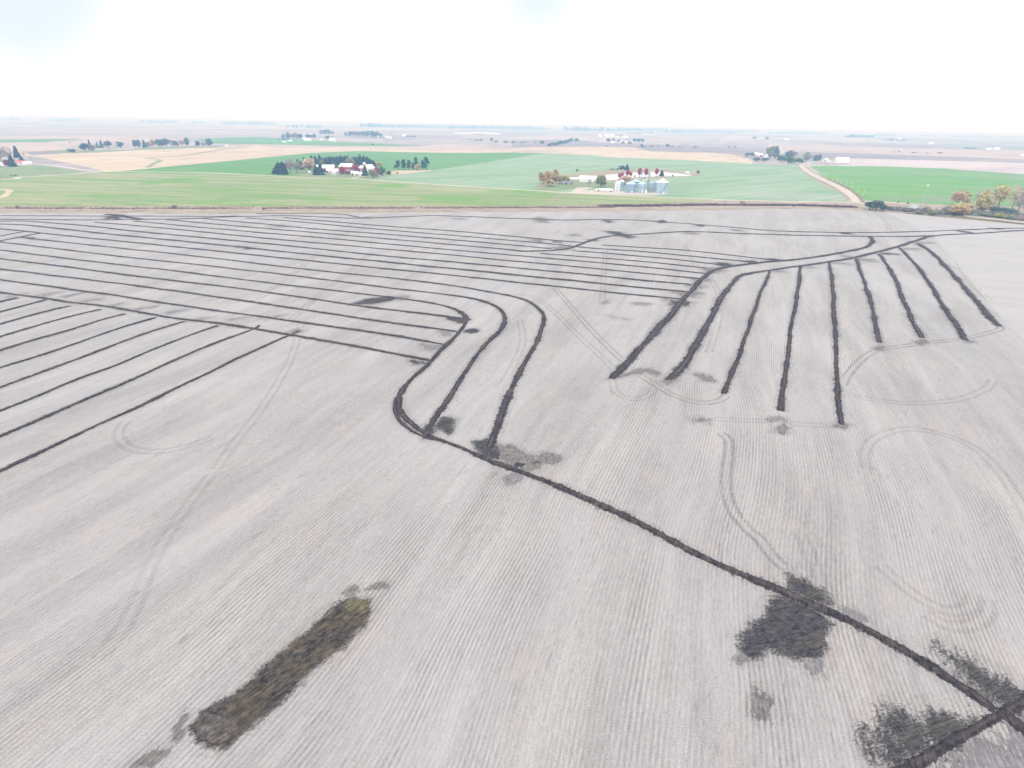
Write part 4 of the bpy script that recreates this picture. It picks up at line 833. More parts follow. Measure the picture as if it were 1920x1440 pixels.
def proto(kind, v):
    if (kind, v) in PROTO: return PROTO[(kind, v)]
    V, Q = crown_mesh(kind, 31 * v + 7); o = np_mesh('crown', V, Q, MAT['foliage'], None, False); t = trunk_mesh(kind, v + 3).build('trunk', MAT['bare_bark' if kind == 'bare' else 'bark'])
    me = (o.data, t.data); bpy.data.objects.remove(o); bpy.data.objects.remove(t); PROTO[(kind, v)] = me; return me
COL = {'spruce': (.075, .135, .125), 'pine': (.07, .15, .11), 'red': (.55, .06, .11), 'orange': (.62, .50, .26), 'gold': (.64, .58, .29), 'rust': (.54, .38, .24), 'olive': (.32, .33, .17), 'green': (.13, .21, .11),
       'grey': (.40, .36, .35), 'mauve': (.40, .32, .33), 'tanleaf': (.62, .48, .34), 'yellowgreen': (.48, .46, .14), 'darkred': (.33, .07, .10), 'bluegreen': (.15, .21, .20), 'palegreen': (.36, .40, .24)}
KINDNAME = {'round': 'tree', 'oval': 'tree', 'spruce': 'spruce_tree', 'pine': 'pine_tree', 'bare': 'bare_tree', 'bush': 'bush'}
tree_n = 0
def tree(kind, x, yb, hp, wp, col, label, group=None):
    """a tree standing at pixel (x, yb), hp pixels tall and wp wide"""
    global tree_n
    tree_n += 1; p = at(x, yb); mx_, mz = scale_at(p); h = hp * mz; wd = wp * mx_
    natural = {'round': .66, 'oval': .52, 'spruce': .45, 'pine': .55, 'bare': .68, 'bush': 1.15}[kind]
    e = empty(KINDNAME[kind], p, random.uniform(0, 6.28))
    tag(e, label, 'bush' if kind == 'bush' else 'tree', group)
    me, tm = proto(kind, tree_n % 4); c = COL[col] if isinstance(col, str) else col; j = random.uniform(.88, 1.14); c = tuple(v * j for v in c)
    s = wd / natural
    for nm, d in (('crown', me), ('trunk', tm)):
        o = bpy.data.objects.new(nm, d); C.objects.link(o); o.parent = e; o.scale = (s, s, h); o.color = (*c, 1)
    return e
G1 = 'trees around the red barn farm'; G2 = 'trees by the farm pond'; G3 = 'row of far trees on the left'; G4 = 'trees along the right field edge'; G5 = 'trees around the hilltop farm'; G6 = 'trees by the left farmhouse'
T = [
 # the red barn farm: a windbreak of spruces behind
 ('spruce', 515, 326, 11, 9, 'spruce', 'small dark spruce at the far left tip of the windbreak', G1),
 ('spruce', 523, 327, 22, 13, 'spruce', 'dark spruce second from the windbreak left tip', G1),
 ('spruce', 531, 327, 23, 13, 'spruce', 'dark spruce third from the windbreak left tip', G1),
 ('bare', 545, 325, 26, 24, 'mauve', 'bare mauve tree right of the left spruces', G1),
 ('bare', 557, 324, 22, 20, 'grey', 'bare grey tree before the orange one', G1),
 ('oval', 540, 316, 15, 11, 'palegreen', 'pale thin tree standing behind the bare mauve one', G1),
 ('spruce', 559, 316, 17, 9, 'spruce', 'dark spruce behind the bare grey tree', G1),
 ('spruce', 571, 315, 20, 9, 'spruce', 'slim dark spruce left of the orange tree', G1),
 ('round', 581, 322, 26, 24, 'tanleaf', 'big orange-tan autumn tree of the red barn farm', G1),
 ('spruce', 585, 308, 16, 10, 'spruce', 'spruce peeping over the orange-tan tree', G1),
 ('spruce', 592, 308, 15, 10, 'spruce', 'second spruce peeping over the orange-tan tree', G1),
 ('spruce', 600, 308, 17, 10, 'spruce', 'tall pointed spruce behind the first barn', G1),
 ('oval', 603, 311, 12, 9, 'olive', 'olive tree left of the first barn roof', G1),
 ('spruce', 593, 328, 18, 12, 'pine', 'dark green conifer in front of the first barn, left', G1),
 ('spruce', 601, 328, 20, 14, 'spruce', 'dark conifer in front of the first barn, right', G1),
 ('round', 616, 307, 15, 14, 'bluegreen', 'rounded dark tree behind the first barn roof', G1),
 ('round', 625, 307, 14, 12, 'bluegreen', 'rounded dark tree over the right end of the first barn', G1),
 ('spruce', 633, 308, 15, 10, 'spruce', 'windbreak spruce between the barns, leftmost', G1),
 ('spruce', 640, 308, 16, 10, 'spruce', 'windbreak spruce between the barns, middle', G1),
 ('spruce', 647, 308, 16, 10, 'spruce', 'windbreak spruce behind the second barn', G1),
 ('spruce', 653, 308, 16, 9, 'spruce', 'windbreak spruce just right of the second barn top', G1),
 ('round', 657, 312, 18, 17, 'olive', 'greyish olive round tree before the windbreak', G1),
 ('spruce', 668, 308, 14, 9, 'spruce', 'short windbreak spruce right of the olive tree', G1),
 ('spruce', 676, 309, 19, 10, 'spruce', 'tallest spruce in the windbreak behind the barns', G1),
 ('spruce', 683, 309, 17, 10, 'spruce', 'windbreak spruce after the tallest one', G1),
 ('spruce', 689, 310, 16, 10, 'spruce', 'windbreak spruce third from its right end', G1),
 ('spruce', 695, 311, 13, 9, 'spruce', 'windbreak spruce second from its right end', G1),
 ('spruce', 701, 312, 11, 8, 'spruce', 'last windbreak spruce at its right end', G1),
 ('round', 627, 320, 14, 12, 'bluegreen', 'dark leafy tree between the first barn and white house', G1),
 ('oval', 642, 328, 16, 11, 'red', 'crimson tree in front of the second barn', G1),
 ('round', 653, 329, 9, 10, 'darkred', 'small dull red tree beside the crimson one', G1),
 ('round', 669, 322, 14, 12, 'red', 'round crimson tree right of the second barn', G1),
 ('spruce', 685, 330, 20, 11, 'green', 'dark green conifer before the white domed silo', G1),
 ('round', 699, 333, 17, 18, 'olive', 'olive round tree beside the farm drive', G1),
 ('oval', 707, 330, 17, 10, 'red', 'crimson tree right of the olive round tree', G1),
 ('round', 717, 330, 18, 14, 'green', 'green round tree at the right end of the farmyard', G1),
 ('round', 711, 312, 9, 12, 'orange', 'low orange tree behind the farmyard right end', G1),
 ('bush', 729, 327, 8, 9, 'green', 'green bush just right of the farmyard', G1),
 ('bush', 745, 326, 5, 5, 'rust', 'tiny rust bush on the tan stubble corner', G1),
 ('pine', 746, 318.5, 17, 13, 'pine', 'leftmost pine of the clump right of the barns', G1),
 ('pine', 757, 319, 19, 12, 'pine', 'second pine of the clump right of the barns', G1),
 ('pine', 767, 319, 18, 11, 'pine', 'third pine of the clump right of the barns', G1),
 ('pine', 775, 319, 13, 8, 'pine', 'slim low pine inside the clump', G1),
 ('pine', 781, 319, 23, 11, 'pine', 'tall slim pine of the clump', G1),
 ('oval', 782, 320, 13, 9, 'tanleaf', 'small tan tree in the pine clump', G1),
 ('pine', 793, 319, 18, 9, 'pine', 'pine left of the biggest one in the clump', G1),
 ('pine', 799, 319.5, 24, 15, 'pine', 'biggest pine at the right end of the clump', G1),
 # pond farmstead
 ('round', 1018, 345, 24, 17, 'tanleaf', 'leftmost tan-orange tree of the pond farmstead', G2),
 ('round', 1026, 349, 30, 19, 'rust', 'tall rusty tree at the pond farmstead', G2),
 ('round', 1037, 344, 24, 18, 'orange', 'orange tree behind the pond farmstead lawn', G2),
 ('oval', 1041, 338, 20, 12, 'rust', 'narrow rusty tree rising behind the orange one', G2),
 ('round', 1031, 350, 14, 14, 'gold', 'low golden tree in front of the rusty one', G2),
 ('round', 1049, 344, 17, 13, 'gold', 'golden tree left of the grey shed', G2),
 ('round', 1061, 345, 18, 17, 'yellowgreen', 'yellow-green tree over the grey shed', G2),
 ('bare', 1071, 348, 9, 8, 'mauve', 'small bare mauve tree by the grey shed', G2),
 ('bare', 1104, 350.5, 13, 9, 'grey', 'bare grey tree in front of the white machine shed', G2),
 ('round', 1126, 351.5, 24, 20, 'olive', 'big brownish olive tree right of the white shed', G2),
 ('bare', 1131, 350, 22, 12, 'tanleaf', 'thin tan tree against the right of the big olive one', G2),
 ('round', 1172, 347, 19, 22, 'tanleaf', 'tan tree behind the grain bins', G2),
 ('round', 1166, 352, 14, 8, 'bluegreen', 'dark low tree wedged between two grain bins', G2),
 ('oval', 1161.5, 334, 9, 6.5, 'red', 'crimson tree on the near pond bank, leftmost', G2),
 ('oval', 1166.5, 331, 8, 5.5, 'red', 'crimson tree on the pond bank, second', G2),
 ('oval', 1177, 330, 11, 7, 'red', 'crimson tree on the pond bank, third', G2),
 ('oval', 1182.5, 331, 9, 5.5, 'red', 'crimson tree on the pond bank, fourth', G2),
 ('oval', 1199, 330, 15, 8, 'red', 'tallest crimson tree on the pond bank', G2),
 ('oval', 1211, 330, 14, 8, 'red', 'crimson tree just behind the elevator tower', G2),
 ('oval', 1231, 328.5, 13, 7, 'red', 'crimson tree right of the elevator tower', G2),
 ('bush', 1189.5, 333, 6, 4, 'rust', 'small rusty bush on the pond bank', G2),
 ('spruce', 1240.5, 330, 11, 8.5, 'spruce', 'dark spruce at the near pond bank', G2),
 ('bush', 1261, 331, 5, 3.5, 'grey', 'grey shrub at the narrow end of the pond', G2),
 ('oval', 1308.5, 326.5, 7.5, 5.5, 'red', 'lone crimson tree far right of the pond', G2),
 ('round', 1165.5, 319.5, 10, 12, 'pine', 'rounded dark evergreen behind the pond', G2),
 ('spruce', 1175.5, 319, 11, 8.5, 'pine', 'pointed evergreen behind the pond', G2),
 ('bush', 1143.5, 319, 2.6, 2.6, 'pine', 'tiny evergreen behind the pond, first from the left', G2),
 ('spruce', 1148, 319.5, 4.5, 3, 'pine', 'tiny evergreen behind the pond, second from the left', G2),
 ('bush', 1152, 319, 2.6, 2.6, 'pine', 'tiny evergreen behind the pond, third from the left', G2),
 ('spruce', 1157, 319, 4, 3, 'pine', 'tiny evergreen behind the pond, fourth from the left', G2),
 ('round', 1082, 322, 6, 4.5, 'green', 'lone little tree on the pale wheat field', G2),
 # left farmhouse
 ('bare', 3, 303, 28, 24, 'mauve', 'big bare mauve tree at the left edge', G6),
 ('bare', 17, 302, 27, 22, 'grey', 'bare grey tree behind the red bush', G6),
 ('spruce', 33, 296, 22, 11, 'spruce', 'tall dark spruce behind the red roofed house', G6),
 ('oval', 13, 311.5, 12, 9, 'darkred', 'dark red shrub left of the front spruce', G6),
 ('oval', 18, 312, 12, 8, 'darkred', 'dark red shrub against the front spruce', G6),
 ('spruce', 24.5, 312.5, 21, 12, 'spruce', 'dark spruce in front of the red roofed house', G6),
 ('spruce', 41, 301, 9, 7, 'spruce', 'small spruce above the red roof', G6),
 ('bare', 45, 293, 10, 6, 'grey', 'small bare tree right of the tall spruce', G6),
 ('bush', 57, 296.5, 2.2, 7, 'rust', 'low brown hedge right of the left farm', G6),
 # far row
 ('bush', 129, 284.5, 7, 5, 'green', 'small bush at the left of the far clump', G3),
 ('bush', 137, 286, 8, 13, 'bluegreen', 'dark bushy clump left of the far tree row', G3),
 ('round', 160, 283, 17, 15, 'bluegreen', 'dark round tree starting the far tree row', G3),
 ('spruce', 170, 281, 19, 7, 'bluegreen', 'pointed tree second in the far row', G3),
 ('round', 174, 283, 14, 13, 'grey', 'greyish low tree third in the far row', G3),
 ('spruce', 183, 277, 11, 5, 'bluegreen', 'slim tree fourth in the far row', G3),
 ('spruce', 191, 277, 14, 7, 'bluegreen', 'pointed tree fifth in the far row', G3),
 ('round', 204, 278, 15, 13, 'bluegreen', 'round tree sixth in the far row', G3),
 ('round', 226, 277.5, 13, 12, 'bluegreen', 'round tree standing apart in the far row', G3),
 ('round', 254, 277, 15, 9, 'bluegreen', 'tree starting the right half of the far row', G3),
 ('oval', 261, 277, 15, 8, 'bluegreen', 'tree second in the right half of the far row', G3),
 ('spruce', 271, 277, 15, 7, 'bluegreen', 'pointed tree in the right half of the far row', G3),
 ('round', 278, 277, 12, 10, 'mauve', 'mauve low tree beside the pointed one', G3),
 ('round', 288, 275, 14, 11, 'rust', 'rusty tree in the right half of the far row', G3),
 ('round', 299, 276, 17, 11, 'bluegreen', 'dark tree left in the dense part of the far row', G3),
 ('round', 306, 276, 16, 11, 'bluegreen', 'dark tree in the middle of the dense part of the far row', G3),
 ('round', 313, 275, 17, 10, 'bluegreen', 'dark tree right in the dense part of the far row', G3),
 ('round', 321, 274, 13, 11, 'rust', 'rusty tree right of the dense part of the far row', G3),
 ('round', 330, 275, 13, 10, 'bluegreen', 'tree after the rusty one in the far row', G3),
 ('round', 341, 274, 12, 10, 'rust', 'faded orange tree near the right of the far row', G3),
 ('oval', 351, 274, 16, 9, 'bluegreen', 'tall tree near the right of the far row', G3),
 ('round', 371, 275, 11, 9, 'bluegreen', 'small tree after the gap in the far row', G3),
 ('round', 381, 274, 9, 8, 'rust', 'small brownish tree after the gap in the far row', G3),
 ('oval', 393, 274.5, 15, 12, 'bluegreen', 'last dark tree of the far row', G3),
 # hilltop farm on the right
 ('round', 1401, 293.5, 8, 10, 'bluegreen', 'low dark tree at the left tip of the hilltop grove', G5),
 ('round', 1410, 294, 9, 10, 'bluegreen', 'second low dark tree of the hilltop grove', G5),
 ('round', 1419, 303, 10, 14, 'olive', 'olive bushy tree below the white hilltop houses', G5),
 ('round', 1433, 304, 9, 12, 'green', 'green bushy tree below the white hilltop houses', G5),
 ('round', 1443, 298, 26, 17, 'olive', 'tall olive tree of the hilltop farm', G5),
 ('oval', 1453, 298, 24, 11, 'bluegreen', 'tall bluish tree beside the olive one', G5),
 ('round', 1464, 304, 15, 17, 'green', 'green round tree in the hilltop grove', G5),
 ('round', 1476, 301, 18, 13, 'bluegreen', 'dark rising tree of the hilltop grove', G5),
 ('round', 1484, 300, 20, 16, 'mauve', 'mauve crowned tree of the hilltop grove', G5),
 ('round', 1478, 308, 15, 18, 'green', 'broad green tree at the front of the hilltop grove', G5),
 ('round', 1491, 307, 15, 15, 'yellowgreen', 'yellow topped tree at the grove right end', G5),
 ('round', 1498, 308.5, 13, 14, 'green', 'green tree next to the road at the grove end', G5),
 ('oval', 1511, 303, 18, 13, 'palegreen', 'pale green tree right of the gravel road', G5),
 ('round', 1521, 301, 10, 6, 'bluegreen', 'dark tree left of the pale blue house', G5),
 ('oval', 1528, 302, 12, 6, 'bluegreen', 'dark tree in front of the pale blue house', G5),
 ('oval', 1535, 302, 13, 7, 'bluegreen', 'dark tree right of the pale blue house', G5),
 # right field edge
 ('round', 1630, 393, 17, 20, 'bluegreen', 'large dark shrub at the bend of the field edge, left lobe', G4),
 ('round', 1643, 394, 19, 22, 'bluegreen', 'large dark shrub at the bend of the field edge, right lobe', G4),
 ('round', 1656, 396, 14, 12, 'bluegreen', 'smaller dark shrub beside the large one', G4),
 ('round', 1795, 386, 30, 25, 'tanleaf', 'pale orange spreading tree at the left of the edge trees', G4),
 ('round', 1806, 384, 27, 18, 'orange', 'orange side of the spreading tree', G4),
 ('round', 1799, 405, 25, 32, 'orange', 'low bright orange tree by the limestone track', G4),
 ('bush', 1779, 398, 13, 14, 'green', 'dark green bush left of the low orange tree', G4),
 ('bush', 1818, 391, 10, 11, 'green', 'dark green bush between two orange trees', G4),
 ('oval', 1840, 400, 42, 26, 'gold', 'tall golden tree second from the field corner pole', G4),
 ('bare', 1833, 395, 38, 24, 'grey', 'bare grey tree left behind the golden tree', G4),
 ('bare', 1855, 394, 34, 20, 'mauve', 'bare mauve tree right of the golden tree', G4),
 ('round', 1871, 389, 45, 25, 'gold', 'tallest golden tree with open trunk by the lane', G4),
 ('bare', 1897, 392, 44, 24, 'tanleaf', 'thin pale orange tree near the right edge', G4),
 ('bare', 1908, 398, 40, 24, 'grey', 'bare grey tree near the right edge', G4),
 ('bare', 1919, 403, 44, 26, 'grey', 'bare grey tree cut by the right edge', G4),
 ('oval', 1918, 385, 30, 18, 'tanleaf', 'pale orange tree cut by the right edge', G4),
 ('bush', 1862, 398, 13, 20, 'bluegreen', 'blue-green bush under the tallest golden tree, left', G4),
 ('bush', 1880, 401, 14, 24, 'bluegreen', 'blue-green bush under the tallest golden tree', G4),
 ('bush', 1898, 404, 14, 20, 'bluegreen', 'blue-green bush near the right edge', G4),
 ('bush', 1850, 406, 9, 20, 'palegreen', 'pale green scrub below the golden trees, left', G4),
 ('bush', 1872, 408, 9, 22, 'yellowgreen', 'yellowish scrub below the golden trees', G4),
 ('bush', 1893, 411, 9, 20, 'palegreen', 'pale green scrub below the golden trees, right', G4),
 ('bush', 1912, 413, 10, 18, 'mauve', 'mauve scrub at the right edge', G4),
 ('bush', 1722, 402, 10, 14, 'olive', 'olive scrub by the field edge, leftmost', G4),
 ('bush', 1735, 399, 14, 16, 'grey', 'grey-green scrub behind the olive scrub', G4),
 ('bush', 1746, 404, 13, 17, 'olive', 'olive scrub in the middle of the edge', G4),
 ('bush', 1759, 402, 11, 15, 'grey', 'grey scrub left of the limestone track start', G4),
 ('bush', 1700, 397, 7, 13, 'mauve', 'mauve scrub right of the small white shed', G4),
 ('bush', 1771, 398, 12, 13, 'mauve', 'mauve scrub behind the track start', G4),
 ('bush', 1684, 379.5, 3, 4.5, 'spruce', 'tiny dark bush by the lane, left of two', G4),
 ('bush', 1702, 382, 3, 4.5, 'spruce', 'tiny dark bush by the lane, right of two', G4),
 ('bush', 32.5, 390.5, 7, 8, 'mauve', 'dark weedy bush in the ditch at far left', G4),
 ('bush', 328, 391, 8, 12, 'mauve', 'dark weedy bush in the ditch, left of centre', G4),
 ('bush', 495, 393, 5, 8, 'mauve', 'small dark weedy bush in the ditch', G4),
 ('bush', 678, 389, 5, 4, 'tanleaf', 'little tan bush in the ditch near centre', G4),
 ('bush', 1016, 390, 6, 4, 'olive', 'little olive bush in the ditch right of centre', G4),
 ('bush', 1391, 383, 8, 12, 'rust', 'rusty bush in the ditch under the pale wheat', G4),
 ('bush', 1487, 387, 4, 6, 'spruce', 'tiny dark bush at the field edge, right', G4),
]
for t_ in T: tree(*t_)
for i, (x, yb, hp) in enumerate([(605, 309, 14), (611, 309, 13), (620, 309, 14), (629, 309.5, 14), (637, 309.5, 15), (644, 309.5, 15), (650, 309.5, 15), (660, 309.5, 14), (664, 309.5, 15), (672, 310, 16), (680, 310.5, 16), (686, 311, 15), (692, 311.5, 14), (698, 312.5, 12)]):
    tree('spruce', x, yb, hp, 9, 'spruce', f'front-row spruce of the windbreak, {ORD[i]} from the left', G1)
for i, (x, yb, hp) in enumerate([(519, 326, 17), (527, 326, 20), (535, 326, 19), (565, 318, 16), (576, 314, 15)]):
    tree('spruce', x, yb, hp, 10, 'spruce', f'filler spruce of the left windbreak end, {ORD[i]} from the left', G1)

# farther trees, each seen as a few pixels
FARC = [('round', 'bluegreen'), ('round', 'green'), ('oval', 'bluegreen'), ('round', 'mauve')]
def far_row(name_lbl, pts, group):
    for i, (x, yb, hp, wp, c) in enumerate(pts):
        tree('oval' if wp < hp * .7 else 'round', x, yb, hp, wp, c, f'{name_lbl}, {ORD[i]} from the left', group)
far_row('hazy tree of the far dairy grove', [(532, 262, 11, 7, 'mauve'), (541, 261.5, 14, 8, 'bluegreen'), (550, 261, 11, 10, 'mauve'), (557, 261, 13, 10, 'mauve'), (563, 261, 11, 9, 'bluegreen'), (577, 260, 10, 8, 'bluegreen'), (584, 260, 8, 7, 'bluegreen'), (590, 260, 10, 5, 'bluegreen'), (615, 261, 7, 10, 'green'), (623, 261, 6, 8, 'bluegreen')], 'trees of the far dairy')
far_row('hazy tree of the square far grove', [(602, 253, 10, 6, 'mauve'), (609, 253, 11, 9, 'bluegreen'), (616, 253, 11, 9, 'bluegreen'), (623, 253, 9, 7, 'mauve')], 'trees of the square far grove')
far_row('hazy tree of the long far windbreak', [(649, 256, 9, 6, 'mauve'), (657, 256, 11, 9, 'bluegreen'), (665, 256, 11, 9, 'mauve'), (673, 256, 11, 9, 'mauve'), (681, 257, 12, 9, 'bluegreen'), (689, 257, 13, 10, 'bluegreen'), (698, 257.5, 13, 11, 'green'), (706, 258, 13, 12, 'bluegreen'), (713, 258.5, 9, 8, 'bluegreen')], 'trees of the long far windbreak')
far_row('far shrub on the creek line', [(880, 262.5, 2.5, 7, 'mauve'), (893, 263.5, 2.5, 8, 'green'), (902, 265, 6, 7, 'palegreen'), (921, 266, 8, 6, 'bluegreen'), (930, 267, 4, 7, 'bluegreen'), (948, 268, 4, 10, 'bluegreen'), (962, 268, 4, 8, 'bluegreen'), (980, 269, 3, 10, 'bluegreen'), (1003, 269.5, 4, 5, 'mauve'), (1016, 270.5, 7, 9, 'bluegreen')], 'shrubs of the far creek line')
far_row('far tree on the slanting thicket', [(1030, 275, 7, 8, 'green'), (1037, 274.5, 8, 8, 'bluegreen'), (1044, 273.5, 8, 8, 'green'), (1051, 272, 9, 8, 'bluegreen'), (1058, 271, 9, 8, 'green'), (1064, 270, 9, 7, 'bluegreen'), (1070, 267, 9, 8, 'bluegreen'), (1081, 266, 7, 9, 'bluegreen')], 'trees of the slanting thicket')
far_row('hazy tree of the far white farmhouse', [(1140, 267, 9, 8, 'bluegreen'), (1150, 266, 8, 8, 'mauve'), (1160, 267, 6, 6, 'bluegreen'), (1168, 270, 5, 7, 'bluegreen'), (1180, 270, 5, 8, 'green'), (1190, 267, 8, 7, 'bluegreen'), (1197, 267.5, 9, 8, 'bluegreen'), (1204, 267.5, 8, 7, 'bluegreen')], 'trees of the far white farmhouse')
far_row('far shrub on the grey slope', [(1138, 275.5, 3, 3.5, 'green'), (1196, 277, 5, 4, 'orange'), (1203, 276.5, 7, 6, 'bluegreen'), (1209, 276, 3, 4, 'bluegreen'), (1218, 276, 3, 3, 'rust'), (1223, 276, 4, 4, 'bluegreen'), (1234, 276, 5, 4, 'tanleaf'), (1252, 276, 6, 7, 'bluegreen'), (1260, 276, 4, 5, 'tanleaf'), (1275, 277, 4, 5, 'tanleaf'), (1303, 278, 5, 8, 'tanleaf'), (1367, 277, 4, 6, 'tanleaf'), (1378, 278, 5, 5, 'tanleaf')], 'shrubs on the grey slope')
far_row('lone far bush right of the dairy', [(699, 273, 4, 4, 'bluegreen'), (734, 250.5, 3, 3.5, 'bluegreen')], 'lone far bushes')
far_row('far bush on the right plain', [(1415, 261, 5, 8, 'bluegreen'), (1438, 262, 6, 7, 'bluegreen'), (1675, 286, 2, 5, 'mauve'), (1685, 286, 3, 5, 'mauve'), (1713, 287, 2, 10, 'mauve'), (1738, 288, 2, 4, 'mauve'), (1763, 288, 3, 11, 'mauve')], 'bushes on the right plain')
far_row('far small tree on the left plain', [(305, 233.5, 3.5, 3, 'bluegreen'), (131, 268, 2, 4, 'green')], 'small trees on the left plain')

# woods so far off that they read as one mass each
def grove(x0, x1, yb, hp, col, label, dens=1.0):
    for q in (0,): hz_ = 216 + .0177 * (x0 + x1) / 2 + 9; d_ = max(0, hz_ - yb); yb += d_; hp = hp * .8 + d_ * .35
    a = at(x0, yb); b = at(x1, yb); mx_, mz = scale_at((a + b) / 2); h = hp * mz; L = np.linalg.norm((b - a)[:2]); dirv = (b - a) / (L + 1e-6); nrm = np.array([-dirv[1], dirv[0], 0])
    n = max(3, int(L / (h * .7) * dens)); VV = []; QQ = []; base = 0
    for i in range(n):
        V, Q = crown_mesh(['round', 'oval', 'round', 'spruce'][rng.integers(4)], int(rng.integers(1000)))
        k = rng.permutation(len(Q))[:170]; Q = Q[k]; V = V[Q.ravel()]; Q = np.arange(len(V)).reshape(-1, 4)
        hh = h * (.6 + .45 * rng.random()); V = (V - [0, 0, .06]) * [hh * 1.5, hh * 1.5, hh]; c = V.reshape(-1, 4, 3); m_ = c.mean(1, keepdims=True); V = (m_ + (c - m_) * 1.9).reshape(-1, 3); V[:, 2] = np.maximum(V[:, 2], 0)
        p = a + dirv * L * (i + rng.random() * .8) / n + nrm * rng.uniform(-.8, .8) * h; p[2] = float(relief(p[0], p[1])); VV.append(V + p); QQ.append(Q + base); base += len(V)
    o = np_mesh('distant_grove', np.concatenate(VV), np.concatenate(QQ), MAT['foliage'], None, False); c = COL[col]; o.color = (*c, 1); tag(o, label, kind='stuff')
for g in [
 (0, 40, 219.5, 4, 'bluegreen', 'hazy wood on the horizon at the left edge'), (98, 152, 221, 4, 'bluegreen', 'flat hazy wood on the left horizon'),
 (267, 334, 226, 6, 'bluegreen', 'darkest hazy wood on the left horizon'), (360, 388, 227, 4, 'bluegreen', 'small hazy wood right of the darkest one'),
 (420, 478, 226.5, 4, 'bluegreen', 'long faint wood on the horizon left of centre'), (472, 518, 233, 6, 'bluegreen', 'hazy wood behind the far dairy, left'), (538, 602, 239.5, 8, 'bluegreen', 'hazy windbreak behind four white sheds'),
 (760, 782, 257, 5, 'bluegreen', 'small dark grove right of the long windbreak'), (858, 886, 239.5, 6, 'bluegreen', 'hazy grove left of the long white sheds'),
 (680, 840, 230.5, 4.5, 'bluegreen', 'long blue wood along the horizon centre'), (840, 1000, 232, 4, 'bluegreen', 'thin blue wood along the horizon right of centre'), (960, 1022, 240.5, 6, 'bluegreen', 'faint hazy grove right of the white sheds'),
 (1060, 1250, 234.5, 4.5, 'bluegreen', 'long thin blue wood on the right horizon'), (1125, 1170, 255.5, 4, 'bluegreen', 'hazy grove behind the white domes'), (1175, 1225, 250.5, 5, 'bluegreen', 'hazy blue grove above the white domes'),
 (1232, 1247, 245.5, 3, 'bluegreen', 'tiny grove left on the right plain'), (1258, 1275, 246, 4, 'bluegreen', 'tiny grove beside a white shed on the right plain'), (1323, 1330, 246, 3, 'bluegreen', 'tiny hazy dot of trees on the right plain'), (1355, 1377, 251.5, 4, 'bluegreen', 'hazy grove on the right plain, left of two'),
 (1440, 1550, 246.5, 4, 'bluegreen', 'long hazy wood on the horizon at right'), (1590, 1636, 258, 7, 'bluegreen', 'darkest hazy grove on the right plain'), (1660, 1702, 264, 6, 'bluegreen', 'hazy grove with white sheds on the right plain'),
 (1640, 1680, 248.5, 3, 'bluegreen', 'faint wood on the right horizon, first'), (1730, 1752, 253, 4, 'bluegreen', 'faint wood on the right horizon, second'), (1790, 1860, 256.5, 5, 'bluegreen', 'faint long wood on the right horizon, third'), (1880, 1920, 257, 4, 'bluegreen', 'faint wood at the right edge of the horizon'), (1809, 1832, 279, 4, 'bluegreen', 'small grove with a lane on the right plain'),
 (25, 75, 232.5, 3.5, 'mauve', 'hazy mauve grove round a white shed at left'), (520, 560, 262, 5, 'mauve', 'mauve brush behind the far dairy barns'), (1250, 1420, 238.5, 3.5, 'bluegreen', 'faint continuous wood on the right horizon'),
]: grove(*g)

# scrub and dead weeds of the roadside ditch: nobody could count the stems
def scrub(pix, n, h, col, label, wd=3.5):
    P, s = smooth_line(wpts(pix), 2.0); k = rng.integers(0, len(P), n); gate = fbm(P[k, 0] / 14, P[k, 1] / 14, 3) + rng.random(n) * .9 > .2; k = k[gate]; n = len(k)
    X = P[k, 0] + rng.normal(size=n) * wd * .6; Y = P[k, 1] + rng.normal(size=n) * wd * .6; hh = h * (.35 + .9 * rng.random(n)); a = rng.random(n) * 3.14; ww = hh * (.25 + .3 * rng.random(n)); dx = np.cos(a) * ww; dy = np.sin(a) * ww; lx = rng.normal(size=n) * hh * .25; ly = rng.normal(size=n) * hh * .25; z = relief(X, Y)
    V = np.stack([np.column_stack([X - dx * .4, Y - dy * .4, z]), np.column_stack([X + dx * .4, Y + dy * .4, z]), np.column_stack([X + dx + lx, Y + dy + ly, z + hh]), np.column_stack([X - dx + lx, Y - dy + ly, z + hh * .85])], 1).reshape(-1, 3)
    o = np_mesh('scrub', V, np.arange(n * 4).reshape(-1, 4), MAT['foliage'], None, False); o.color = (*col, 1); tag(o, label, kind='stuff')
scrub([(1130, 387), (1200, 387), (1260, 386), (1330, 385), (1400, 385.5), (1500, 386), (1600, 389)], 6500, 1.7, (.2, .15, .15), 'dark brown brush filling the ditch at right')
scrub([(0, 391), (240, 391.3), (480, 391), (700, 390.8), (960, 390), (1150, 389)], 9000, .9, (.25, .185, .165), 'dead brown weeds filling the ditch at left')
scrub([(0, 387.4), (480, 387.6), (960, 387), (1150, 384), (1300, 380)], 4500, .6, (.42, .36, .22), 'tan grass fringe below the hay field')
scrub([(1665, 393), (1700, 396), (1740, 399), (1790, 402)], 3500, 2.6, (.24, .21, .2), 'grey-brown thicket along the field edge at right', 6)
scrub([(1810, 401), (1860, 404), (1920, 410), (1960, 412)], 5000, 3.0, (.25, .24, .19), 'grey-green thicket under the edge trees', 9)
scrub([(1700, 400.5), (1760, 405), (1820, 410.5), (1900, 418.5), (1960, 425)], 3000, .8, (.26, .25, .15), 'rough grass fringe between track and bean field', 2)
scrub([(1617, 380), (1610, 369), (1592, 355), (1574, 345), (1550, 334)], 1500, .8, (.32, .23, .17), 'dry grass fringe along the gravel road', 2.2)

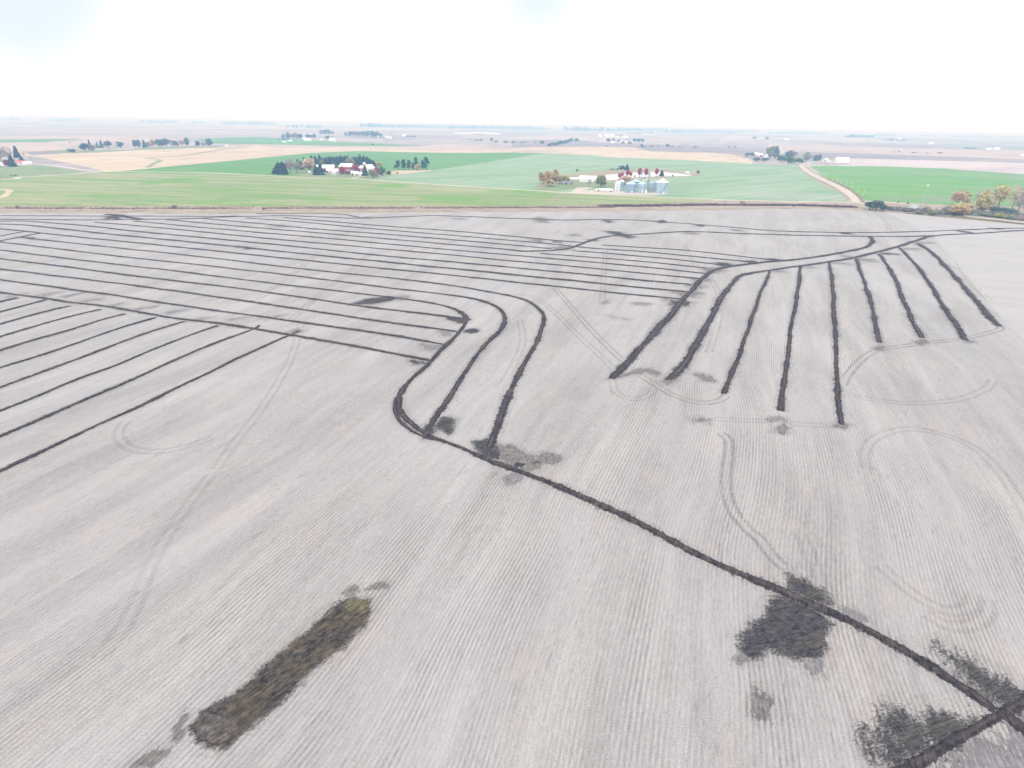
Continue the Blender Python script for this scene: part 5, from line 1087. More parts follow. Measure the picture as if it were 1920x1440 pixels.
# ------------------------------------------------------------------ buildings
def building(name, cat, label, x, yb, L, W_, hw, hr, rot, wall, roof, doors=(), windows=(), over=.5, group=None, chimney=False):
    """gabled building; its long side (L) runs along local x, its near long wall is at local -y. doors: (wall, x, w, h); wall 's' near side or 'e'/'w' gable"""
    p = at(x, yb); e = empty(name, p, R(rot)); tag(e, label, cat, group)
    w2, l2 = W_ / 2, L / 2; m = MB()
    m.add([(-l2, -w2, -.5), (l2, -w2, -.5), (l2, w2, -.5), (-l2, w2, -.5), (-l2, -w2, hw), (l2, -w2, hw), (l2, w2, hw), (-l2, w2, hw), (-l2, 0, hw + hr), (l2, 0, hw + hr)],
          [(0, 1, 5, 4), (2, 3, 7, 6), (1, 2, 6, 9, 5), (3, 0, 4, 8, 7)])
    m.build('wall', MAT[wall], e)
    r_ = MB(); lo = l2 + over; wo_ = w2 + over; dz = hr / w2 * over; th_ = .25
    for s in (-1, 1):
        a = [(-lo, s * wo_, hw - dz + .03), (lo, s * wo_, hw - dz + .03), (lo, 0, hw + hr + .03), (-lo, 0, hw + hr + .03)]
        b = [(q[0], q[1], q[2] + th_) for q in a]
        r_.add(a + b, [(0, 1, 2, 3), (7, 6, 5, 4), (0, 4, 5, 1), (1, 5, 6, 2), (3, 2, 6, 7), (0, 3, 7, 4)])
    ro = r_.build('roof', MAT[roof], e)
    if chimney: MB().box(l2 * .3, l2 * .3 + .9, -.45, .45, hw + hr * .6, hw + hr + 1.1).build('chimney', MAT['red_roof'], ro)
    for (side, px, w_, h_, z_, nm, mt) in [(*d[:4], 0, 'door', d[4] if len(d) > 4 else 'dark') for d in doors] + [(*w[:5], 'window', 'glass') for w in windows]:
        b = MB()
        if side == 's': b.box(px - w_ / 2, px + w_ / 2, -w2 - .08, -w2 + .02, z_, z_ + h_)
        elif side == 'n': b.box(px - w_ / 2, px + w_ / 2, w2 - .02, w2 + .08, z_, z_ + h_)
        elif side == 'e': b.box(l2 - .02, l2 + .08, px - w_ / 2, px + w_ / 2, z_, z_ + h_)
        else: b.box(-l2 - .08, -l2 + .02, px - w_ / 2, px + w_ / 2, z_, z_ + h_)
        b.build(nm, MAT[mt], e)
    return e
FB = 'buildings of the red barn farm'
building('barn', 'barn', 'red barn with broad white roof, leftmost and largest of the farm', 617, 322, 18, 14, 6, 4.5, 8, 'red_wall', 'white_roof', [('s', -5, 3.5, 3.5), ('s', 5, 3.5, 3.5, 'white_wall'), ('e', 0, 4, 4)], [('s', 0, 1.2, 1.2, 2.5)], group=FB)
building('farm_shed', 'shed', 'white roofed lean-to in front of the leftmost red barn', 619, 323.5, 9, 7, 3.2, 3, -10, 'red_wall', 'white_roof', [('s', 0, 2.4, 2.4, 'white_wall')], group=FB)
building('barn', 'barn', 'red barn with white roof behind the crimson tree', 651.5, 320.5, 21, 14, 7, 4.5, -12, 'red_wall', 'white_roof', [('w', 0, 4, 4, 'dark'), ('s', 6, 3, 3)], [('s', -4, 1.2, 1.2, 3)], group=FB)
building('barn', 'barn', 'small red barn with white trim right of the round crimson tree', 680, 321, 10, 9, 5, 3.5, -20, 'red_wall', 'white_roof', [('s', 0, 3, 3, 'white_wall')], [('s', -3, 1, 1, 3.4), ('s', 3, 1, 1, 3.4)], group=FB)
building('barn', 'barn', 'white barn with white roof at the right of the farmyard', 692, 322, 16, 12, 6, 5, 62, 'white_wall', 'white_roof', [('w', 0, 3.5, 3.5)], group=FB)
building('farmhouse', 'house', 'white gabled farmhouse with grey wing beside the barns', 629, 327.5, 9, 9, 5, 3.5, 60, 'white_wall', 'white_roof', [('w', 0, 1.2, 2.2)], [('w', 2.4, 1.1, 1.5, 1), ('w', -2.4, 1.1, 1.5, 1)], group=FB, chimney=True)
building('farmhouse', 'house', 'pale blue wing with grey roof between house and crimson tree', 635.5, 326.5, 8, 8, 4.5, 3, -20, 'blue_wall', 'grey_roof', [('s', -1, 1.1, 2.1)], [('s', 2, 1.2, 1.3, 1)], group=FB)
building('farm_shed', 'shed', 'grey shed tucked behind the small dull red tree', 656, 325.5, 14, 7, 3.5, 2, -15, 'grey_wall', 'grey_roof', [('s', 3, 3, 2.8)], group=FB)
building('garage', 'garage', 'little white building left of the long low white one', 665.5, 328.5, 10, 6, 3.2, 2, -18, 'white_wall', 'white_roof', [('s', -2, 2.6, 2.4)], [('s', 2.5, 1.1, 1, 1.2)], group=FB)
building('farm_shed', 'shed', 'long low white building in front of the small red barn', 675, 329, 14, 6, 3, 1.8, -14, 'white_wall', 'white_roof', [('s', -4, 2.4, 2.2)], [('s', 0, 1.1, .9, 1.3), ('s', 4, 1.1, .9, 1.3)], group=FB)
building('farm_shed', 'shed', 'tiny white shed at the left side of the farm lawn', 580.5, 324.5, 3, 2.5, 1.8, .9, 0, 'white_wall', 'white_roof', [('s', 0, .8, 1.4)], group=FB)
building('farm_shed', 'shed', 'white shed peeping left of the leftmost barn', 596, 317, 9, 7, 4, 2.5, 0, 'white_wall', 'white_roof', [('s', 0, 2, 2.4)], group=FB)
e = empty('silo', at(684, 321)); tag(e, 'concrete silo with white dome between the right barns', 'silo', FB)
MB().lathe([(2.3, -.3), (2.3, 11), (2.35, 11.1)], 20).build('shell', MAT['concrete'], e, True)
MB().lathe([(2.45, 11.1), (2.3, 12.2), (1.7, 13.1), (.9, 13.6), (0, 13.8)], 20).build('dome', MAT['white_roof'], e, True)

building('machine_shed', 'shed', 'large white machine shed beside the farm pond', 1102.5, 340.5, 24, 14, 4.6, 3.2, -8, 'white_wall', 'white_roof', [('s', 3, 4, 3.2, 'grey_wall'), ('s', 9, 1.1, 2.1)], [('s', -4, 1, .8, 1.8), ('s', -8, 1, .8, 1.8)])
building('farm_shed', 'shed', 'dark grey shed under the yellow-green tree', 1061, 346, 8, 5, 3.2, 1.6, -20, 'grey_wall', 'grey_roof', [('s', 1, 2.4, 2.3)], [('s', -2.4, 1, .8, 1.3)])
building('farm_shed', 'shed', 'small white shed beside the dark grey one', 1066.5, 345.5, 3.5, 4, 2.6, 1.2, -20, 'white_wall', 'white_roof', [('s', 0, 1, 1.9)])
building('farmhouse', 'house', 'white farmhouse with faded red roof at the left edge', 41, 309, 16, 9, 3.4, 3, -15, 'white_wall', 'red_roof', [('s', 2, 1.1, 2.1)], [('s', -4, 1.4, 1.2, 1.1), ('s', 6, 1.4, 1.2, 1.1)], chimney=True)
building('garage', 'garage', 'low white garage joined to the red roofed house', 51.5, 310, 11, 8, 3.2, 2.4, 60, 'white_wall', 'white_roof', [('w', 0, 4.4, 2.5, 'white_roof')])
building('farm_shed', 'shed', 'long low white shed left of the dark red shrubs', 6, 310.5, 18, 7, 2.6, 1.4, -12, 'white_wall', 'white_roof', [('s', -3, 2, 2)])
building('farmhouse', 'house', 'pale blue house half hidden by dark trees on the hill', 1526.5, 301.5, 15, 10, 6, 4, -10, 'blue_wall', 'grey_roof', [('s', 3, 1.3, 2.2)], [('s', -4, 1.6, 1.5, 1.2), ('s', 0, 1.6, 1.5, 1.2), ('s', -4, 1.4, 1.4, 4), ('s', 4, 1.4, 1.4, 4)], chimney=True)
building('farm_shed', 'shed', 'white gabled shed between the blue house and big white shed', 1548, 302.5, 14, 11, 4.5, 4, 55, 'white_wall', 'white_roof', [('w', 0, 3, 3)])
building('machine_shed', 'shed', 'big bright white machine shed on the right hill', 1577.5, 304.5, 29, 18, 6, 6, -12, 'white_wall', 'white_roof', [('e', 0, 4, 3.6), ('s', 9, 1.1, 2.1)])
building('farm_shed', 'shed', 'tiny white shed in front of the gabled hill shed', 1555, 304.3, 4, 3, 2.2, 1, 0, 'white_wall', 'white_roof', [('s', 0, 1, 1.6)])
for x, y, L, lb in [(1417, 291, 13, 'white hilltop house with pale roof, left of the grove'), (1426, 292.5, 11, 'second white hilltop house, next to the first'), (1436, 295, 8, 'low white hilltop shed right of the houses'), (1445, 294, 8, 'little white shed under the tall olive tree')]:
    building('farmhouse', 'house', lb, x, y, L, 8, 4, 3, random.choice((-20, 60, -5)), 'white_wall', 'white_roof', [('s', 1, 1.1, 2)], [('s', -2.5, 1.3, 1.2, 1.2)])
building('barn', 'barn', 'small red barn between the white hilltop houses', 1427, 294.5, 7, 6, 4, 3, 70, 'red_wall', 'white_roof', [('w', 0, 2.4, 2.6)])
building('field_shed', 'shed', 'small pale box shed in the scrub by the field edge', 1711.5, 394.5, 5.5, 3.5, 4.2, .5, -10, 'white_wall', 'galv_roof', [('s', 1, 1, 1.9, 'grey_wall')])
building('farm_shed', 'shed', 'little white shed at the right tip of the pond', 1288, 325.8, 5, 3.5, 2.2, 1, 0, 'white_wall', 'white_roof', [('s', 0, 1, 1.7)])
building('farm_shed', 'shed', 'small white shed right of the far tree row', 425.5, 275.5, 8, 6, 3, 2, 0, 'white_wall', 'white_roof', [('s', 0, 2, 2)])
# far farm buildings, seen as white specks
FW = [
 (577.5, 264, 30, 15, 6, 4, 'white domed shed of the far dairy, left'), (624, 265, 24, 18, 8, 6, 'tall white barn of the far dairy'), (604, 263.5, 12, 9, 4, 3, 'bluish house of the far dairy'), (570, 260, 12, 8, 4, 3, 'small white shed behind the far dairy'),
 (545, 265, 20, 8, 3, 2, 'low white shed on the lane of the far dairy'), (533, 267, 16, 7, 3, 2, 'lowest white shed on the lane of the far dairy'),
 (549, 239, 50, 30, 9, 9, 'white shed under the hazy windbreak, first from the left'), (563, 239.3, 50, 26, 8, 9, 'white shed under the hazy windbreak, second'), (571, 239.6, 50, 26, 8, 8, 'white shed under the hazy windbreak, third'), (580, 239.6, 34, 22, 8, 7, 'white shed under the hazy windbreak, fourth'), (589, 239.5, 24, 20, 7, 6, 'white shed under the hazy windbreak, fifth'),
 (726, 258.5, 18, 12, 5, 4, 'white shed right of the long windbreak'), (732, 259.5, 14, 10, 4, 3, 'second white shed right of the long windbreak'), (710, 258.5, 12, 9, 5, 4, 'bluish house under the windbreak end'), (759, 255.8, 22, 14, 6, 6, 'white barn beside the small dark grove'),
 (856, 250, 50, 14, 4, 3, 'long white barn of the far hog farm, first'), (872, 251.5, 90, 16, 5, 4, 'long white barn of the far hog farm, second'), (893, 250, 90, 16, 5, 4, 'long white barn of the far hog farm, third'), (915, 251, 80, 16, 5, 4, 'long white barn of the far hog farm, fourth'), (932, 252, 60, 14, 5, 3, 'long white barn of the far hog farm, fifth'),
 (1125, 257, 28, 24, 8, 9, 'white far bin roof, first of the domed group'), (1137, 257, 34, 26, 9, 12, 'white far bin roof, tallest of the domed group'), (1148, 257, 34, 24, 8, 10, 'white far bin roof, third of the domed group'), (1158, 258, 18, 16, 6, 5, 'white far shed right of the domed group'), (1172, 258, 40, 20, 6, 6, 'broad white far shed beyond the domed group'),
 (1148, 268.5, 16, 10, 4, 3, 'small white far house left in the yard'), (1163, 266.5, 18, 12, 5, 4, 'white far farmhouse in the yard'), (1173, 267.5, 14, 10, 4, 3, 'white far shed in the yard'),
 (1211, 253, 40, 20, 7, 6, 'white far shed below the blue grove, left'), (1222, 253.5, 30, 18, 6, 5, 'white far shed below the blue grove, right'), (1240, 247, 50, 24, 8, 8, 'white far shed on the open right plain'), (1270, 247.5, 40, 20, 7, 6, 'white far shed beside the tiny grove'),
 (51, 232, 34, 20, 7, 6, 'white far shed in the mauve grove at left'), (222, 225, 60, 24, 8, 7, 'white far sheds on the left horizon, first'), (240, 224.8, 50, 24, 8, 7, 'white far sheds on the left horizon, second'),
 (1683, 263, 50, 22, 8, 8, 'white far shed in the right plain grove'), (1745, 270, 30, 18, 6, 5, 'pale far shed on the right plain'), (1853, 281, 20, 12, 5, 4, 'white far shed right of the small lane grove'), (1868, 281.5, 24, 14, 6, 5, 'bigger white far shed right of the small lane grove'), (1474, 263, 40, 18, 6, 5, 'white far shed right of the plain bushes'), (1918, 293, 14, 10, 4, 3, 'white far shed at the right edge'), (1025, 259, 3, 3, 2, 1, 'tiny white far hut near the thicket'),
]
for x, y, L, W_, a, b, lb in FW: building('farm_shed', 'shed', lb, x, y, L, W_, a, b, random.choice((-20, -5, 10)), 'blue_wall' if 'bluish' in lb else 'white_wall', 'white_roof', group='far white farm buildings')

# ------------------------------------------------------------------ grain bins
GB = 'grain bins by the pond'
def bin_(x, yb, wp, he, hr, shell, roof, label, stairs=False, hoop=False, n=32):
    p = at(x, yb); mx_, mz = scale_at(p); r = wp * mx_ / 2; ze = he * mz; zr = hr * mz; p = p + np.array([p[0], p[1], 0]) / np.hypot(p[0], p[1]) * r
    e = empty('grain_bin', p, math.atan2(-p[0], p[1]) * -1 if False else 0); tag(e, label, 'grain bin', GB)
    prof = []; k = max(8, int(ze / .8))
    for i in range(k + 1):
        z = -.3 + (ze + .3) * i / k; prof += [(r, z), (r + .05, z + .12)] if i < k else [(r, z)]
    MB().lathe(prof, n).build('shell', MAT[shell], e, False)
    m = MB().lathe([(r + .35, ze - .12), (r + .35, ze), (r * .12 + .3, ze + zr * .93)], n); ro = m.build('roof', MAT[roof], e, False)
    MB().lathe([(r * .12 + .32, ze + zr * .91), (r * .12 + .32, ze + zr * 1.0), (.05, ze + zr * 1.08)], 12).build('cap', MAT[roof], ro, False)
    th = math.atan2(-p[1], -p[0])                              # towards the camera side
    def radial(bm_name, mt, a, w_, z0, z1, out=.1):
        b = MB(); c_, s_ = math.cos(a), math.sin(a); t = Vector((-s_, c_, 0)) * w_ / 2; q0 = Vector((c_, s_, 0)) * (r - .05); q1 = Vector((c_, s_, 0)) * (r + out)
        vs = [q0 - t, q1 - t, q1 + t, q0 + t]; b.add([(*v[:2], z0) for v in vs] + [(*v[:2], z1) for v in vs], [(0, 3, 2, 1), (4, 5, 6, 7), (0, 1, 5, 4), (1, 2, 6, 5), (2, 3, 7, 6), (3, 0, 4, 7)]); return b.build(bm_name, MAT[mt], e)
    radial('door', 'white_roof', th + .35, 1.2, .4, 2.4); radial('ladder', 'steel', th - .25, .5, .3, ze, .3)
    for q in range(5): radial('stiffener', shell, th - 1.2 + q * .6 + .1, .18, 0, ze - .1, .16)
    if hoop: MB().lathe([(r + .02, ze * .60), (r + .25, ze * .61), (r + .25, ze * .66), (r + .02, ze * .67)], n).build('hoop', MAT['steel'], e)
    if stairs:
        b = MB(); S0 = 26
        for q in range(S0):
            f = q / (S0 - 1); a = th - .15 + 1.15 * f; z = .3 + f * (ze - .5); c_, s_ = math.cos(a), math.sin(a); u = Vector((c_, s_, 0)); t = Vector((-s_, c_, 0))
            vs = [u * (r + .05) - t * .38, u * (r + 1.0) - t * .38, u * (r + 1.0) + t * .38, u * (r + .05) + t * .38]
            b.add([(*v[:2], z) for v in vs] + [(*v[:2], z + .25) for v in vs], [(0, 3, 2, 1), (4, 5, 6, 7), (0, 1, 5, 4), (1, 2, 6, 5), (2, 3, 7, 6), (3, 0, 4, 7)])
            if q: b.tube(pr + Vector((0, 0, 1.0)), u * (r + 1.0) + Vector((0, 0, z + 1.0)), .06, .06, 4); b.tube(u * (r + 1.0) + Vector((0, 0, z)), u * (r + 1.0) + Vector((0, 0, z + 1.0)), .04, .04, 4)
            pr = u * (r + 1.0) + Vector((0, 0, z))
        b.build('stair', MAT['steel'], e)
        MB().lathe([(r + 1.6, -.3), (r + 1.6, .25), (r, .3)], n).build('footing', MAT['concrete'], e)
    return e, r, ze, zr
bin_(1165, 355.5, 10, 14.5, 3.6, 'galv', 'galv_white', 'slim bin with blue-grey wall behind the white one')
bin_(1157.5, 358.8, 10.5, 15.2, 3.8, 'galv_white', 'galv_white', 'slim bright white grain bin, leftmost of all')
bin_(1191, 356.5, 15.5, 15.5, 5.2, 'galv', 'galv_roof', 'grey bin standing behind, its cone above two others')
bin_(1181.5, 361.6, 18.5, 16, 5.2, 'galv', 'galv_roof', 'broad blue-grey grain bin with a small white hatch')
bin_(1202, 361.8, 14.8, 16.5, 4.2, 'galv_pale', 'galv_roof', 'medium grain bin with a dark hoop at mid height', hoop=True)
bin_(1228.5, 359, 7, 17, 2.5, 'galv', 'galv_roof', 'slim grey bin half hidden left of the biggest one')
bin_(1239.8, 363.2, 22.5, 20.5, 7, 'galv_pale', 'galv_white', 'biggest palest grain bin with a stair winding round it', stairs=True, n=40)
# hopper bin on legs over the drive-through
p = at(1220, 361.5); mx_, mz = scale_at(p); e = empty('hopper_bin', p); tag(e, 'small hopper bin raised on steel legs over the loading bay', 'grain bin', GB)
r = 3.3 * mx_; z0 = 9.5 * mz; z1 = 18.5 * mz
MB().lathe([(r, z0), (r, z1)], 24).build('shell', MAT['galv'], e); MB().lathe([(r + .2, z1), (.3, z1 + 2.6 * mz), (0, z1 + 2.8 * mz)], 24).build('roof', MAT['galv_roof'], e); MB().lathe([(r, z0), (.5, z0 - 4 * mz)], 24).build('hopper', MAT['steel'], e)
for sx in (-1, 1):
    for sy in (-1, 1): MB().box(sx * r * .95 - .15, sx * r * .95 + .15, sy * r * .7 - .15, sy * r * .7 + .15, -.2, z0 + .4).build('leg', MAT['steel'], e)
MB().box(-r, r, -r * .8, r * .8, z0 - .2, z0 + .15).build('platform', MAT['steel'], e)
# bucket elevator
p = at(1214, 360.5); mx_, mz = scale_at(p); Ht = 36 * mz; e = empty('grain_elevator', p, .2); tag(e, 'tall lattice grain elevator tower with slanting spouts', 'elevator', 'grain handling towers')
m = MB()
for sx, sy in ((-1, -1), (1, -1), (1, 1), (-1, 1)): m.tube((sx * .9, sy * .9, 0), (sx * .9, sy * .9, Ht), .14, .12, 5)
k = 14
for i in range(k):
    za, zb = Ht * i / k, Ht * (i + 1) / k
    for (a, b) in (((-.9, -.9), (.9, -.9)), ((.9, -.9), (.9, .9)), ((.9, .9), (-.9, .9)), ((-.9, .9), (-.9, -.9))):
        m.tube((*a, za), (*b, zb), .06, .06, 4); m.tube((*a, zb), (*b, zb), .07, .07, 4)
m.build('frame', MAT['steel'], e)
MB().box(-.5, .5, -.3, .3, 0, Ht).build('leg_casing', MAT['galv_pale'], e); MB().box(-1.1, 1.1, -.8, .8, Ht, Ht + 2.2).build('head', MAT['galv_pale'], e); MB().box(-1.8, 1.8, -1.6, 1.6, Ht - 1.2, Ht - 1.0).build('platform', MAT['steel'], e)
MB().tube((-.6, 0, Ht - 6.0), (-8.0, -1, 20.5 * mz), .32, .32, 8).build('spout', MAT['galv_white'], e); MB().tube((.6, 0, Ht - 6.0), (4.0, .6, 21.6 * mz), .32, .32, 8).build('spout', MAT['galv_white'], e)
p = at(1201, 357.5); mx_, mz = scale_at(p); Ht = 31 * mz; e = empty('grain_elevator', p, .4); tag(e, 'thinner elevator leg behind the hooped grain bin', 'elevator', 'grain handling towers')
MB().box(-.45, .45, -.3, .3, 0, Ht).build('leg_casing', MAT['galv_pale'], e); MB().box(-1.2, 1.2, -.8, .8, Ht - .2, Ht + 2.2).build('head', MAT['galv_pale'], e)
m = MB()
for i in range(12): m.box(-.7, .7, .35, .42, Ht * i / 12, Ht * i / 12 + .12)
m.box(-.7, -.6, .35, .45, 0, Ht); m.box(.6, .7, .35, .45, 0, Ht); m.build('ladder', MAT['steel'], e)
p = at(1211, 362.3); mx_, mz = scale_at(p); e = empty('utility_cabinet', p, -.2); tag(e, 'upright white cabinet at the foot of the elevator', 'cabinet')
MB().box(-1.1, 1.1, -.8, .8, 0, 3.8).build('body', MAT['white_wall'], e); MB().box(-.7, .7, -.86, -.79, .4, 3.2).build('door', MAT['white_roof'], e); MB().box(-1.2, 1.2, -.9, .9, 3.8, 3.95).build('lid', MAT['galv_roof'], e)
# loading bay wall under the hopper
p = at(1220, 358.5); e = empty('pit_shelter', p, -.2); tag(e, 'low pinkish receiving shelter under the hopper bin', 'shelter'); m_pit = plain('pink_concrete', (.5, .42, .42), .9, .1, 1)
mesh_obj('wall', *(lambda m: (m.v, m.f))(MB().box(-2.6, 2.6, 0, .3, 0, 5.4)), m_pit, e); MB().box(-2.9, 2.9, -.4, 3, 5.4, 5.6).build('roof', MAT['galv_roof'], e)

# ------------------------------------------------------------------ truck with hopper trailer
p = at(1131, 359.3); a_ = at(1112, 358.6); b_ = at(1146, 360.3); rz = math.atan2(b_[1] - a_[1], b_[0] - a_[0]); e = empty('semi_truck', p, rz); tag(e, 'white semi truck with long white grain trailer in the yard', 'truck')
m = MB(); x0, x1 = -5, 11.5
m.add([(x0, -1.25, 1.7), (x1, -1.25, 1.7), (x1, 1.25, 1.7), (x0, 1.25, 1.7), (x0 - .3, -1.3, 3.9), (x1 + .3, -1.3, 3.9), (x1 + .3, 1.3, 3.9), (x0 - .3, 1.3, 3.9)], [(0, 3, 2, 1), (4, 5, 6, 7), (0, 1, 5, 4), (1, 2, 6, 5), (2, 3, 7, 6), (3, 0, 4, 7)])
m.add([(-2.5, -.9, 1.7), (2, -.9, 1.7), (2, .9, 1.7), (-2.5, .9, 1.7), (-.6, -.3, .7), (.2, -.3, .7), (.2, .3, .7), (-.6, .3, .7)], [(0, 1, 5, 4), (1, 2, 6, 5), (2, 3, 7, 6), (3, 0, 4, 7), (4, 5, 6, 7)])
m.add([(4, -.9, 1.7), (8.5, -.9, 1.7), (8.5, .9, 1.7), (4, .9, 1.7), (5.8, -.3, .7), (6.6, -.3, .7), (6.6, .3, .7), (5.8, .3, .7)], [(0, 1, 5, 4), (1, 2, 6, 5), (2, 3, 7, 6), (3, 0, 4, 7), (4, 5, 6, 7)])
m.build('trailer', MAT['white_roof'], e)
MB().box(-11.5, -4.5, -.5, .5, .75, 1.05).build('chassis', MAT['steel'], e)
MB().add([(-9.2, -1.2, 1.0), (-6.4, -1.2, 1.0), (-6.4, 1.2, 1.0), (-9.2, 1.2, 1.0), (-8.7, -1.15, 3.4), (-6.4, -1.15, 3.6), (-6.4, 1.15, 3.6), (-8.7, 1.15, 3.4)], [(0, 3, 2, 1), (4, 5, 6, 7), (0, 1, 5, 4), (1, 2, 6, 5), (2, 3, 7, 6), (3, 0, 4, 7)]).build('cab', MAT['white_wall'], e)
MB().add([(-11.6, -.95, .9), (-9.15, -1.05, .9), (-9.15, 1.05, .9), (-11.6, .95, .9), (-11.5, -.85, 1.8), (-9.15, -.95, 2.2), (-9.15, .95, 2.2), (-11.5, .85, 1.8)], [(0, 3, 2, 1), (4, 5, 6, 7), (0, 1, 5, 4), (1, 2, 6, 5), (2, 3, 7, 6), (3, 0, 4, 7)]).build('bonnet', MAT['white_wall'], e)
MB().add([(-9.12, -1.0, 2.3), (-8.8, -1.0, 3.25), (-8.8, 1.0, 3.25), (-9.12, 1.0, 2.3)], [(0, 1, 2, 3)]).build('windscreen', MAT['glass'], e)
for wx in (-10.7, -7.0, -5.8, 9.0, 10.3):
    for sy in (-1, 1):
        wh = MB(); wh.tube((wx, sy * .75, .52), (wx, sy * 1.2, .52), .52, .52, 14); wh.build('wheel', MAT['rubber'], e)

# ------------------------------------------------------------------ poles, fence
def pole(x, yb, hp, label, arm=True, group='wooden utility poles', mat='pole', rad=.17, name='utility_pole'):
    p = at(x, yb); h = hp * scale_at(p)[1]; e = empty(name, p, R(20)); tag(e, label, 'pole', group)
    MB().tube((0, 0, -.5), (0, 0, h), rad, rad * .7, 8).build('pole', MAT[mat], e)
    if arm:
        a = MB().box(-1.2, 1.2, -.07, .07, h - 1.1, h - .92).build('crossarm', MAT[mat], e)
        for q in (-1.1, -.45, .45, 1.1): MB().lathe([(.06, h - .92), (.08, h - .8), (.03, h - .7)], 6, q, 0).build('insulator', MAT['white_roof'], a)
    return e, h
RP = [(1531, 322.5, 6), (1536, 328.5, 7), (1541, 330.5, 7), (1546.5, 332.5, 7), (1552, 335, 7.5), (1561, 339.5, 8.5), (1568.5, 341, 9), (1577, 344, 10), (1586.5, 349, 11), (1596.5, 354.5, 12), (1607.5, 360.5, 12.5), (1618.5, 368, 13.5), (1637, 374, 9)]
for i, (x, y, h) in enumerate(RP): pole(x, y, h, f'thin pale pole beside the gravel road, {ORD[i]} counted from the top', arm=i == 12 or i % 3 == 0, mat='white_roof' if i < 12 else 'pole', rad=.11, group='poles beside the gravel road')
pole(1676.5, 398.5, 33, 'leaning-looking tall pole at the upper right field edge', rad=.2)
pole(1817.5, 403.5, 26, 'tall pole between the orange trees', rad=.2)
pole(1727.5, 383, 22, 'thin faint pole left of the lollipop-headed one', False, rad=.12)
for x, y, h, lb in [(208, 320.5, 16, 'thin pole on the tan stubble at left'), (450, 324.5, 20, 'thin pole at the edge of the dark green rye'), (652, 334, 21, 'pale pole in front of the crimson tree'), (745.5, 342, 24, 'faint pole right of the barns by the lane'), (1105, 363, 44, 'faint tall pole before the bare tree and white shed'), (1304.5, 372.5, 15, 'faint pole right of the biggest bin'), (1502.5, 378.5, 10, 'short pole near the gravel road corner'), (63, 303.5, 10, 'thin pole right of the left farmhouse'), (132, 293, 9, 'thin pole on tan stubble left of centre'), (977, 389, 14, 'thin faint pole at the ditch near centre'), (1148, 359, 10, 'short pole left of the white bin')]:
    pole(x, y, h, lb, arm=h > 18, rad=.13)
e, h = pole(1730, 384, 35, 'tall thin mast with a white two-lobed head', False, None, 'galv_pale', .13, 'wind_mast')
MB().lathe([(0, h - .2), (.5, h + .1), (.65, h + .8), (.4, h + 1.3), (0, h + 1.4)], 10, -.8, 0).build('head', MAT['white_roof'], e, True); MB().lathe([(0, h - .2), (.5, h + .1), (.65, h + .8), (.4, h + 1.3), (0, h + 1.4)], 10, .9, 0).build('head', MAT['white_roof'], e, True)
def fence(pix, label):
    P, s = smooth_line(wpts(pix), 2.6) if len(pix) > 2 else (np.linspace(wpts(pix)[0], wpts(pix)[1], 60), None)
    e = empty('rail_fence', (P[0][0], P[0][1], 0)); tag(e, label, 'fence', 'white fences on the right hill'); z = [float(relief(*q)) for q in P]
    m = MB(); q0 = P[0]
    for q, zz in zip(P, z): x, y = q - q0; m.box(x - .09, x + .09, y - .09, y + .09, zz - .2, zz + 1.6)
    m.build('posts', MAT['white_roof'], e)['kind'] = 'stuff'
    for hh in (.5, 1.0, 1.5):
        m = MB()
        for i in range(len(P) - 1):
            a = (*(P[i] - q0), z[i] + hh); b = (*(P[i + 1] - q0), z[i + 1] + hh); m.tube(a, b, .12, .12, 4)
        m.build('rail', MAT['white_roof'], e)
fence([(1514, 304.5), (1517, 308), (1519, 310.2), (1560, 310.5), (1609, 311.8)], 'long white rail fence along the top of the bright green field')
fence([(1516, 305), (1540, 304.8), (1568, 306)], 'shorter white rail fence in front of the hill houses')
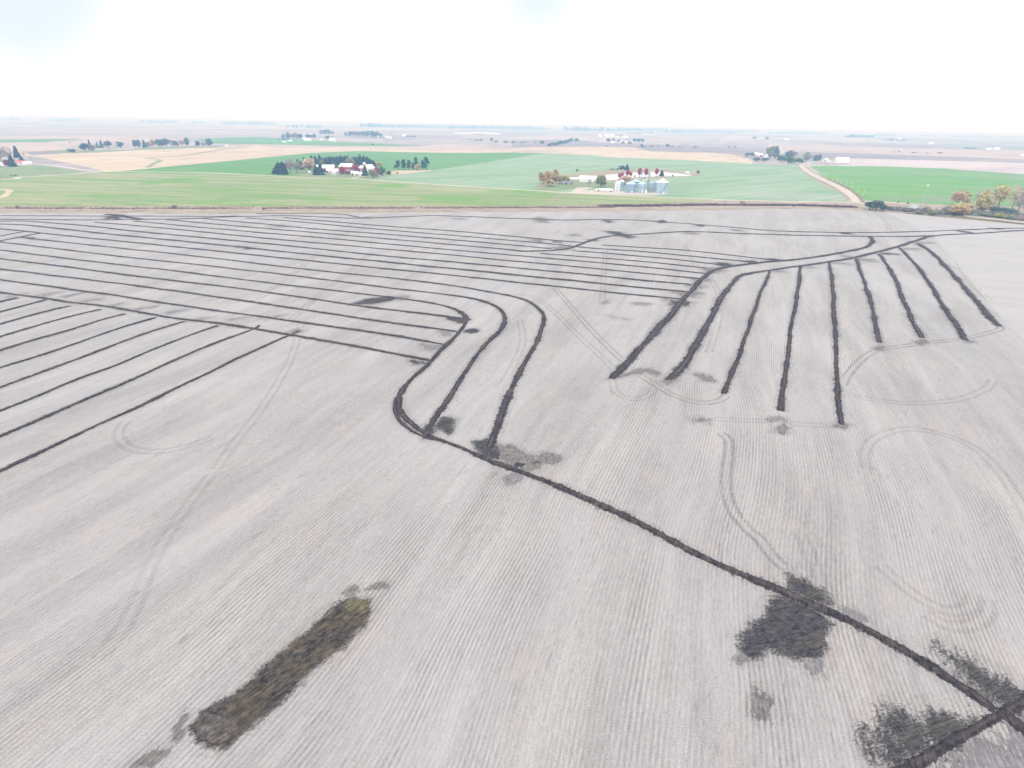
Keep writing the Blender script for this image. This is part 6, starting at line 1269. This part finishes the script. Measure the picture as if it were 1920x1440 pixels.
# big white boulder-like bale wraps by the left pasture and cattle there
m_cow = plain('black_cattle', (.03, .028, .028), .7, .2, 2)
def cow(x, y, rz, label):
    p = at(x, y); me = bpy.data.meshes.new('cow'); o = bpy.data.objects.new('cow', me); C.objects.link(o); o.location = tuple(p); o.rotation_euler = (0, 0, rz)
    vs = [(0, 0, 1.1), (-.8, 0, 1.12), (.7, 0, 1.15), (1.15, 0, 1.35), (1.55, 0, 1.1), (1.75, 0, .95)]; ed = [(0, 1), (0, 2), (2, 3), (3, 4), (4, 5)]; rd = [.42, .36, .38, .2, .16, .1]
    for bx in (-.8, .65):
        src = 1 if bx < 0 else 2
        for sy in (-.24, .24):
            i = len(vs); vs += [(bx, sy, .85), (bx + (.08 if bx < 0 else 0), sy, .42), (bx, sy, .02)]; ed += [(src, i), (i, i + 1), (i + 1, i + 2)]; rd += [.14, .08, .07]
    i = len(vs); vs += [(-1.2, 0, 1.1), (-1.25, 0, .5)]; ed += [(1, i), (i, i + 1)]; rd += [.05, .03]
    me.from_pydata(vs, ed, []); me.materials.append(m_cow); md = o.modifiers.new('skin', 'SKIN'); sk = me.skin_vertices[0].data
    for k_, q in enumerate(rd): sk[k_].radius = (q, q)
    sk[0].use_root = True; o.modifiers.new('sub', 'SUBSURF').levels = 1; o.modifiers['sub'].render_levels = 1
    tag(o, label, 'cow', 'cattle on the left pasture')
for i, (x, y) in enumerate([(19, 330), (21, 329.4), (26, 330.2), (28.5, 329.8), (31, 330.1)]): cow(x, y, random.uniform(0, 6), f'black cow on the left pasture, {ORD[i]} from the left')
for i, (x, y) in enumerate([(86, 284.2), (93, 284.4), (100, 284.8), (106, 285), (112, 285.6), (118, 286.2), (125, 286.6)]): cow(x, y, random.uniform(0, 6), f'far cow on the narrow green yard, {ORD[i]} from the left')

# ------------------------------------------------------------------ the air between here and the horizon
def haze(density):
    m = bpy.data.materials.new('haze'); m.use_nodes = True; t = m.node_tree; t.nodes.clear(); v = t.nodes.new('ShaderNodeVolumePrincipled'); o = t.nodes.new('ShaderNodeOutputMaterial')
    v.inputs['Color'].default_value = (.39, .66, 1, 1); v.inputs['Absorption Color'].default_value = (1, 1, 1, 1); v.inputs['Density'].default_value = density; v.inputs['Anisotropy'].default_value = 0; t.links.new(v.outputs[0], o.inputs['Volume'])
    b = MB().box(-43500, 43500, -43500, 43500, -26, 84.5).build('haze', m); tag(b, 'thin pale air fading the far plain to blue', kind='stuff')
haze(2.7e-4)
